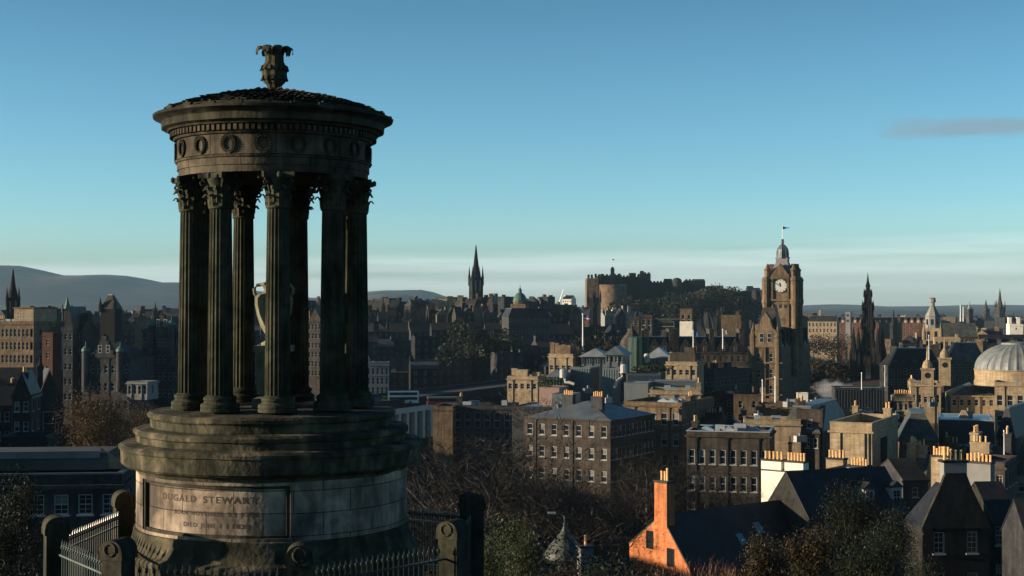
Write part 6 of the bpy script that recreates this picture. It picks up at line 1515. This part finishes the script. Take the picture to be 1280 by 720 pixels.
def leafy_mesh(seed, H, W, n, ls, m, lobes=9, hollow=.5):
    r = random.Random(seed); tr = MB().use(M['bark']); cr = MB().use(M[m])
    tr.tube([(0, 0, -1), (r.uniform(-.1, .1)*W, 0, H*.35), (r.uniform(-.1, .1)*W, 0, H*.7)], H*.025, 6, H*.008)
    cs = []
    for k in range(lobes):
        a = r.uniform(0, 2*pi); z = H*r.uniform(.22, .86); rad = W*.5*(1-abs(z/H-.45)*1.0)*r.uniform(.25, .75)
        cs.append((Vector((cos(a)*rad, sin(a)*rad, z)), W*r.uniform(.14, .26)))
        tr.tube([(0, 0, z*.6), tuple(cs[-1][0])], H*.01, 4, H*.004)
    for k in range(n):
        c, rr = r.choice(cs); d = Vector((r.gauss(0, 1), r.gauss(0, 1), r.gauss(0, 1)*.8)).normalized()*rr*(r.random()**hollow)*r.choice((1, 1, 1.15, 1.35)); p = c+d
        a = Vector((r.uniform(-1, 1), r.uniform(-1, 1), r.uniform(-.6, .6))).normalized()*ls*r.uniform(.7, 1.3); b = a.cross(Vector((r.random()-.5, r.random()-.5, 1))).normalized()*ls*.6
        cr.poly([p-a, p-b, p+a, p+b])
    return tr.mesh('trunk'), cr.mesh('crown')
def put_tree(label, name, meshes, x, y, z, s=1, rz=0, group=None, cat='tree', sz=None):
    T = thing(name, label, cat, (x, y, z), rz, group); T.scale = (s, s, sz or s)
    inst('trunk', meshes[0], T); inst('crown', meshes[1], T); return T
BT = [bare_tree_mesh(11), bare_tree_mesh(12, 13, .55), bare_tree_mesh(13, 13, .68, bark='palebark'), bare_tree_mesh(14, 13, .6)]
ATr = bare_tree_mesh(31, 13, .66, 6, tw='goldleaf', leaves=.8)
def tree_at(px, ytop, Y, k, label, name='bare_tree', group='bare winter trees in the hollow', ms=None, wide=1.0):
    ms = ms or BT[k]; p = P(px, ytop, Y); zg = ground(p.x, Y); hgt = p.z-zg; s_ = hgt/ms[2]
    T = put_tree(label, name, ms, p.x, Y, zg, s_, R.uniform(0, 6), group); T.scale = (s_*wide, s_*wide, s_)
tl = [(524, 552, 118), (548, 556, 130), (574, 530, 165), (600, 508, 190), (628, 530, 175), (655, 545, 200), (684, 560, 185), (640, 560, 168), (700, 572, 160), (722, 575, 200), (748, 595, 170), (768, 600, 175), (600, 575, 120), (676, 580, 172), (800, 570, 215), (838, 590, 205), (875, 568, 205), (905, 575, 205), (930, 600, 200), (560, 590, 105), (715, 600, 178), (742, 605, 185), (812, 545, 230), (690, 475, 295)]
for k, (px, yt, Y) in enumerate(tl):
    tree_at(px, yt, Y, k % 4, ordn(k+1)+' bare tree of the wooded hollow, '+('tall with spreading limbs' if yt < 540 else 'lower, its twigs in shade')+(' left of centre' if px < 640 else ' right of centre'), wide=1.0 if k % 3 else 1.25)
def tree_sized(px, ytop, ybot, Y, ms, label, wpx, name, group=None):
    pass
AT1 = leafy_mesh(51, 12, 11, 42000, .085, 'goldleaf', 30, .7)
p = P(124, 486, 175); T = put_tree('rounded golden-brown tree left of the temple steps, its twigs catching the sun', 'autumn_tree', AT1, p.x, 175, p.z-13, 1, 1.2); T.scale = (1.12, 1.12, 1.09)
p = P(176, 506, 188); T = put_tree('smaller dull brown tree touching the right side of the rounded golden tree', 'autumn_tree', AT1, p.x, 188, p.z-11, 1, 3.2); T.scale = (.75, .75, .92)
# evergreen masses near the camera
G1 = leafy_mesh(5, 7, 5.5, 20000, .065, 'green', 18)
G2 = leafy_mesh(6, 7, 6, 30000, .062, 'green', 22); G3 = leafy_mesh(8, 5, 5, 16000, .065, 'green2', 16); G4 = leafy_mesh(9, 6, 5, 18000, .062, 'olive', 16)
def bush_at(label, px, ytop, Y, W_px, H, ms, mh, mw, name='evergreen_bush', group=None, cat='bush'):
    p = P(px, ytop, Y); w_ = W_px*Y/1800
    T = put_tree(label, name, ms, p.x, Y, p.z-H, 1, R.uniform(0, 6), group, cat); T.scale = (w_/mw, w_/mw, H/(mh*.97)); return T
bush_at('leafy evergreen tree at the left edge in front of the flat-roofed lodge', 28, 592, 52, 85, 6, G1, 7, 5.5, 'evergreen_tree', cat='tree')
bush_at('dark low evergreen at the bottom left corner', -5, 640, 44, 110, 5, G2, 7, 6)
for i, (px, yt, Y, W_, ms, mh, mw, lab) in enumerate(((1062, 608, 92, 130, G2, 7, 6, 'big dark evergreen tree at bottom right, its top leaf tips sunlit'), (1112, 640, 88, 95, G2, 7, 6, 'dark rounded evergreen right of the big one, against the rubble house'),
        (1010, 655, 84, 110, G4, 6, 5, 'yellowing bushy tree left of the big evergreen, beside the slate roof'), (960, 668, 80, 90, G4, 6, 5, 'low yellow-brown shrub under the slate roof of the orange house'), (1085, 670, 76, 140, G2, 7, 6, 'lowest dark evergreen mass along the bottom right edge'),
        (1160, 706, 74, 70, G2, 7, 6, 'dark shrub before the rubble house at the bottom edge'))):
    bush_at(lab, px, yt, Y, W_, 9, ms, mh, mw, 'evergreen_tree' if i in (0, 1) else 'garden_shrub', cat='tree' if i in (0, 1) else 'shrub')
for i, (px, yt, Y, W_, ms, mh, mw, lab) in enumerate(((636, 652, 62, 75, G3, 5, 5, 'laurel bush with pale leaf tips right of the dark pier'), (655, 672, 58, 60, G3, 5, 5, 'low laurel bush left of the bell-roofed turret'), (612, 678, 50, 50, G3, 5, 5, 'small laurel touching the right-hand stone pier'),
        (700, 706, 66, 80, G4, 6, 5, 'dull olive shrub below the bell-roofed turret'), (745, 711, 70, 80, G2, 7, 6, 'dark shrub below the timber frames'), (655, 646, 64, 18, G4, 6, 5, 'single upright sprig standing above the laurels'))):
    bush_at(lab, px, yt, Y, W_, 4.5, ms, mh, mw, 'laurel_bush' if ms is G3 else 'garden_shrub', cat='bush')
RT = []
for sd_ in (41, 42):
    r = random.Random(sd_); cr = MB().use(M['redtwig']); tr = MB().use(M['bark'])
    for k in range(260):
        a = r.uniform(0, 2*pi); l = r.uniform(1.2, 2.6); rr = r.uniform(0, .8); p = Vector((cos(a)*rr, sin(a)*rr, 0)); d = Vector((cos(a)*r.uniform(.1, .6), sin(a)*r.uniform(.1, .6), 1)).normalized()
        if k < 25: tr.tube([p, p+d*l*.6], .03, 4, .015)
        for s_ in range(6):
            q = p+(d+Vector((r.uniform(-.3, .3), r.uniform(-.3, .3), 0)))*l/6; w_ = Vector((r.uniform(-1, 1), r.uniform(-1, 1), 0)).normalized()*.014
            cr.poly([p-w_, p+w_, q+w_, q-w_]); 
            for _ in range(3):
                e = q+Vector((r.uniform(-.3, .3), r.uniform(-.3, .3), r.uniform(-.05, .3))); cr.poly([q-w_*.6, q+w_*.6, e])
            p = q
    RT.append((tr.mesh('stems'), cr.mesh('twigs')))
for k, (px, yt, Y, s_) in enumerate(((800, 700, 90, 1.6), (824, 694, 92, 1.8), (850, 690, 88, 1.9), (876, 684, 86, 1.9), (900, 692, 84, 1.6), (925, 700, 82, 1.6), (770, 706, 88, 1.5), (950, 704, 80, 1.6), (725, 705, 80, 1.4), (838, 706, 80, 1.5), (890, 706, 78, 1.5))):
    p = P(px, yt+6, Y); T = thing('russet_thicket', ordn(k+1)+' russet twiggy bush along the bottom, '+('in front of the orange gable' if px < 860 else 'below the slate roof'), 'bush', (p.x, Y, p.z-2.9*s_), R.uniform(0, 6), 'russet twiggy bushes along the bottom'); T.scale = (s_, s_, s_)
    inst('stems', RT[k % 2][0], T); inst('twigs', RT[k % 2][1], T)
# woods too dense to count: castle slope, gardens beside the gothic monument
def wood(name, label, pts, n, ls, m, R_):
    r = random.Random(len(label)); mb = MB().use(M[m])
    for (px, py, Y, w_, h_) in pts:
        c = P(px, py, Y)
        for k in range(n):
            d = Vector((r.gauss(0, 1), r.gauss(0, 1), r.gauss(0, 1))).normalized()*(r.random()**.35); p = c+Vector((d.x*w_, d.y*w_*.7, d.z*h_))
            a = Vector((r.uniform(-1, 1), r.uniform(-1, 1), r.uniform(-1, 1))).normalized()*ls*r.uniform(.6, 1.3); b = a.cross(Vector((r.random()-.5, r.random()-.5, 1))).normalized()*ls*.6
            mb.poly([p-a, p-b, p+a, p+b])
    o = mb.build(name); tag(o, label, 'woodland', kind='stuff')
rr = random.Random(3)
M['gardenleaf'] = leaf('garden_tree_foliage', (.010, .014, .007), (.06, .04, .016)); M['darkwood'] = leaf('dark_wood_foliage', (.010, .016, .008), (.030, .032, .014)); M['brownwood'] = leaf('brown_wood_foliage', (.03, .022, .012), (.075, .05, .025))
wood('castle_slope_trees', 'dark trees crowding the slope under the castle', [(px+rr.uniform(-3, 3), lerpt([(770, 390), (800, 384), (830, 380), (860, 374), (900, 371), (955, 376)], px)+rr.uniform(-5, 22), 1165+rr.uniform(-25, 10), rr.uniform(6, 11), rr.uniform(5, 9)) for px in range(768, 960, 5)], 420, 1.0, 'darkwood', 1)
wood('castle_slope_brown_trees', 'brown leafless trees on the slope just right of the round battery', [(px+rr.uniform(-3, 3), 382+rr.uniform(-6, 10), 1175+rr.uniform(-20, 10), rr.uniform(5, 8), rr.uniform(5, 8)) for px in range(782, 822, 5)], 420, .9, 'brownwood', 1)
wood('dark_valley_trees', 'dark shaded wood in the valley below the ridge', [(px, 420+rr.uniform(-8, 30), 600+rr.uniform(-20, 20), rr.uniform(4, 7), rr.uniform(4, 6)) for px in range(560, 642, 6)]+[(px, 440+rr.uniform(-10, 20), 560+rr.uniform(-20, 20), rr.uniform(4, 7), rr.uniform(4, 6)) for px in range(700, 790, 7)], 300, .6, 'darkwood', 1)
wood('garden_wood', 'mixed dark and autumn trees in the gardens behind the steam', [(px+rr.uniform(-3, 3), 468+rr.uniform(-10, 15), 590+rr.uniform(-60, 60), rr.uniform(4, 5), rr.uniform(3, 5)) for px in range(1018, 1056, 5)]+[(px+rr.uniform(-3, 3), 458+rr.uniform(-10, 15), 800+rr.uniform(-30, 30), rr.uniform(4, 6), rr.uniform(4, 6)) for px in range(1018, 1150, 6)]+[(px, 432+rr.uniform(-6, 8), 900+rr.uniform(-20, 20), 7, 6) for px in range(1012, 1060, 6)], 420, .6, 'gardenleaf', 1)
wood('hillside_scrub', 'dark scrub on the falling ground behind the railings', [(px+rr.uniform(-8, 8), (700 if px < 670 else 722)+rr.uniform(-12, 30), 95+rr.uniform(-10, 28), rr.uniform(3, 5), rr.uniform(1.5, 2.6)) for px in range(500, 790, 14)]+[(px, 640+rr.uniform(-20, 30), 185+rr.uniform(-15, 15), 5, 3) for px in range(500, 770, 14)], 500, .14, 'darkwood', 1)
wood('roof_garden', 'green planting on the modern roofs by the drum', [(812, 460, 350, 2.5, .7), (820, 461, 350, 2.5, .7), (828, 460, 350, 2.5, .7), (800, 461, 352, 2.5, .7), (695, 476, 340, 2.6, 1.0), (684, 479, 340, 2.6, 1.0)], 260, .25, 'green2', 1)
# far-off roofs of the plain
def far_roofs():
    r = random.Random(5); mb = MB(); ms = [M['buff'], M['grey'], M['whitegrey'], M['slate'], M['brown'], M['white']]
    for k in range(4200):
        Y = r.uniform(1500, 5200); px = r.choice((r.uniform(940, 1340), r.uniform(-60, 560))) if Y < 9e9 else 0
        x = (px-640)/1800*Y; w_, d_, h_ = r.uniform(8, 26), r.uniform(8, 16), r.uniform(5, 11); z = ground(x, Y); a = r.uniform(0, pi)
        mb.xf = Matrix.Translation((x, Y, z)) @ Matrix.Rotation(a, 4, 'Z'); mb.use(r.choice(ms)); mb.box(-w_/2, w_/2, -d_/2, d_/2, -3, h_)
        mb.use(M['slate2']); mb.prism([(-d_/2-.3, h_), (d_/2+.3, h_), (0, h_+3.5)], -w_/2, w_/2, 'x')
    mb.xf = None; o = mb.build('distant_suburbs'); tag(o, 'far-off houses of the plain reading as one pale mass', 'suburbs', kind='stuff')
far_roofs()
# steam from the railway
def steam():
    m = bpy.data.materials.new('steam'); m.use_nodes = True; nt = m.node_tree; N = nt.nodes; L = nt.links
    for n in list(N): N.remove(n)
    o_ = N.new('ShaderNodeOutputMaterial'); v = N.new('ShaderNodeVolumePrincipled'); v.inputs['Color'].default_value = (.95, .95, .95, 1); v.inputs['Anisotropy'].default_value = .2
    tc = N.new('ShaderNodeTexCoord'); n = N.new('ShaderNodeTexNoise'); n.inputs['Scale'].default_value = 2.2; n.inputs['Detail'].default_value = 5; L.new(tc.outputs['Object'], n.inputs[0])
    ln = N.new('ShaderNodeVectorMath'); ln.operation = 'LENGTH'; L.new(tc.outputs['Object'], ln.inputs[0])
    s1 = N.new('ShaderNodeMath'); s1.operation = 'SUBTRACT'; L.new(n.outputs[0], s1.inputs[0]); 
    s0 = N.new('ShaderNodeMath'); s0.operation = 'MULTIPLY'; s0.inputs[1].default_value = .55; L.new(ln.outputs[1], s0.inputs[0]); L.new(s0.outputs[0], s1.inputs[1])
    s2 = N.new('ShaderNodeMath'); s2.operation = 'MULTIPLY'; s2.inputs[1].default_value = 1.1; s2.use_clamp = False; L.new(s1.outputs[0], s2.inputs[0])
    s3 = N.new('ShaderNodeMath'); s3.operation = 'MAXIMUM'; s3.inputs[1].default_value = 0; L.new(s2.outputs[0], s3.inputs[0]); L.new(s3.outputs[0], v.inputs['Density']); L.new(v.outputs[0], o_.inputs['Volume'])
    mb = MB().use(m); mb.lathe([(0, -1)]+[(cos(a), sin(a)) for a in [(-80+10*k)*pi/180 for k in range(17)]]+[(0, 1)], 24)
    c = P(1040, 486, 345); o = mb.build('steam', None, tuple(c)); o.scale = (5.5, 3, 2.6); tag(o, 'white steam drifting over the flat roofs left of the charcoal screen', 'steam', kind='stuff')
steam()
# haze
def haze():
    m = bpy.data.materials.new('haze_air'); m.use_nodes = True; nt = m.node_tree; N = nt.nodes; L = nt.links
    for n in list(N): N.remove(n)
    o_ = N.new('ShaderNodeOutputMaterial'); v = N.new('ShaderNodeVolumePrincipled'); v.inputs['Color'].default_value = (.34, .56, .76, 1); v.inputs['Density'].default_value = HZ; v.inputs['Anisotropy'].default_value = 0.0
    L.new(v.outputs[0], o_.inputs['Volume'])
    mb = MB().use(m); mb.box(-9800, 9800, -120, 14700, -125, 330); o = mb.build('haze'); tag(o, 'thin blue air over the city and hills', 'haze', kind='stuff')
HZ = .000045
haze()
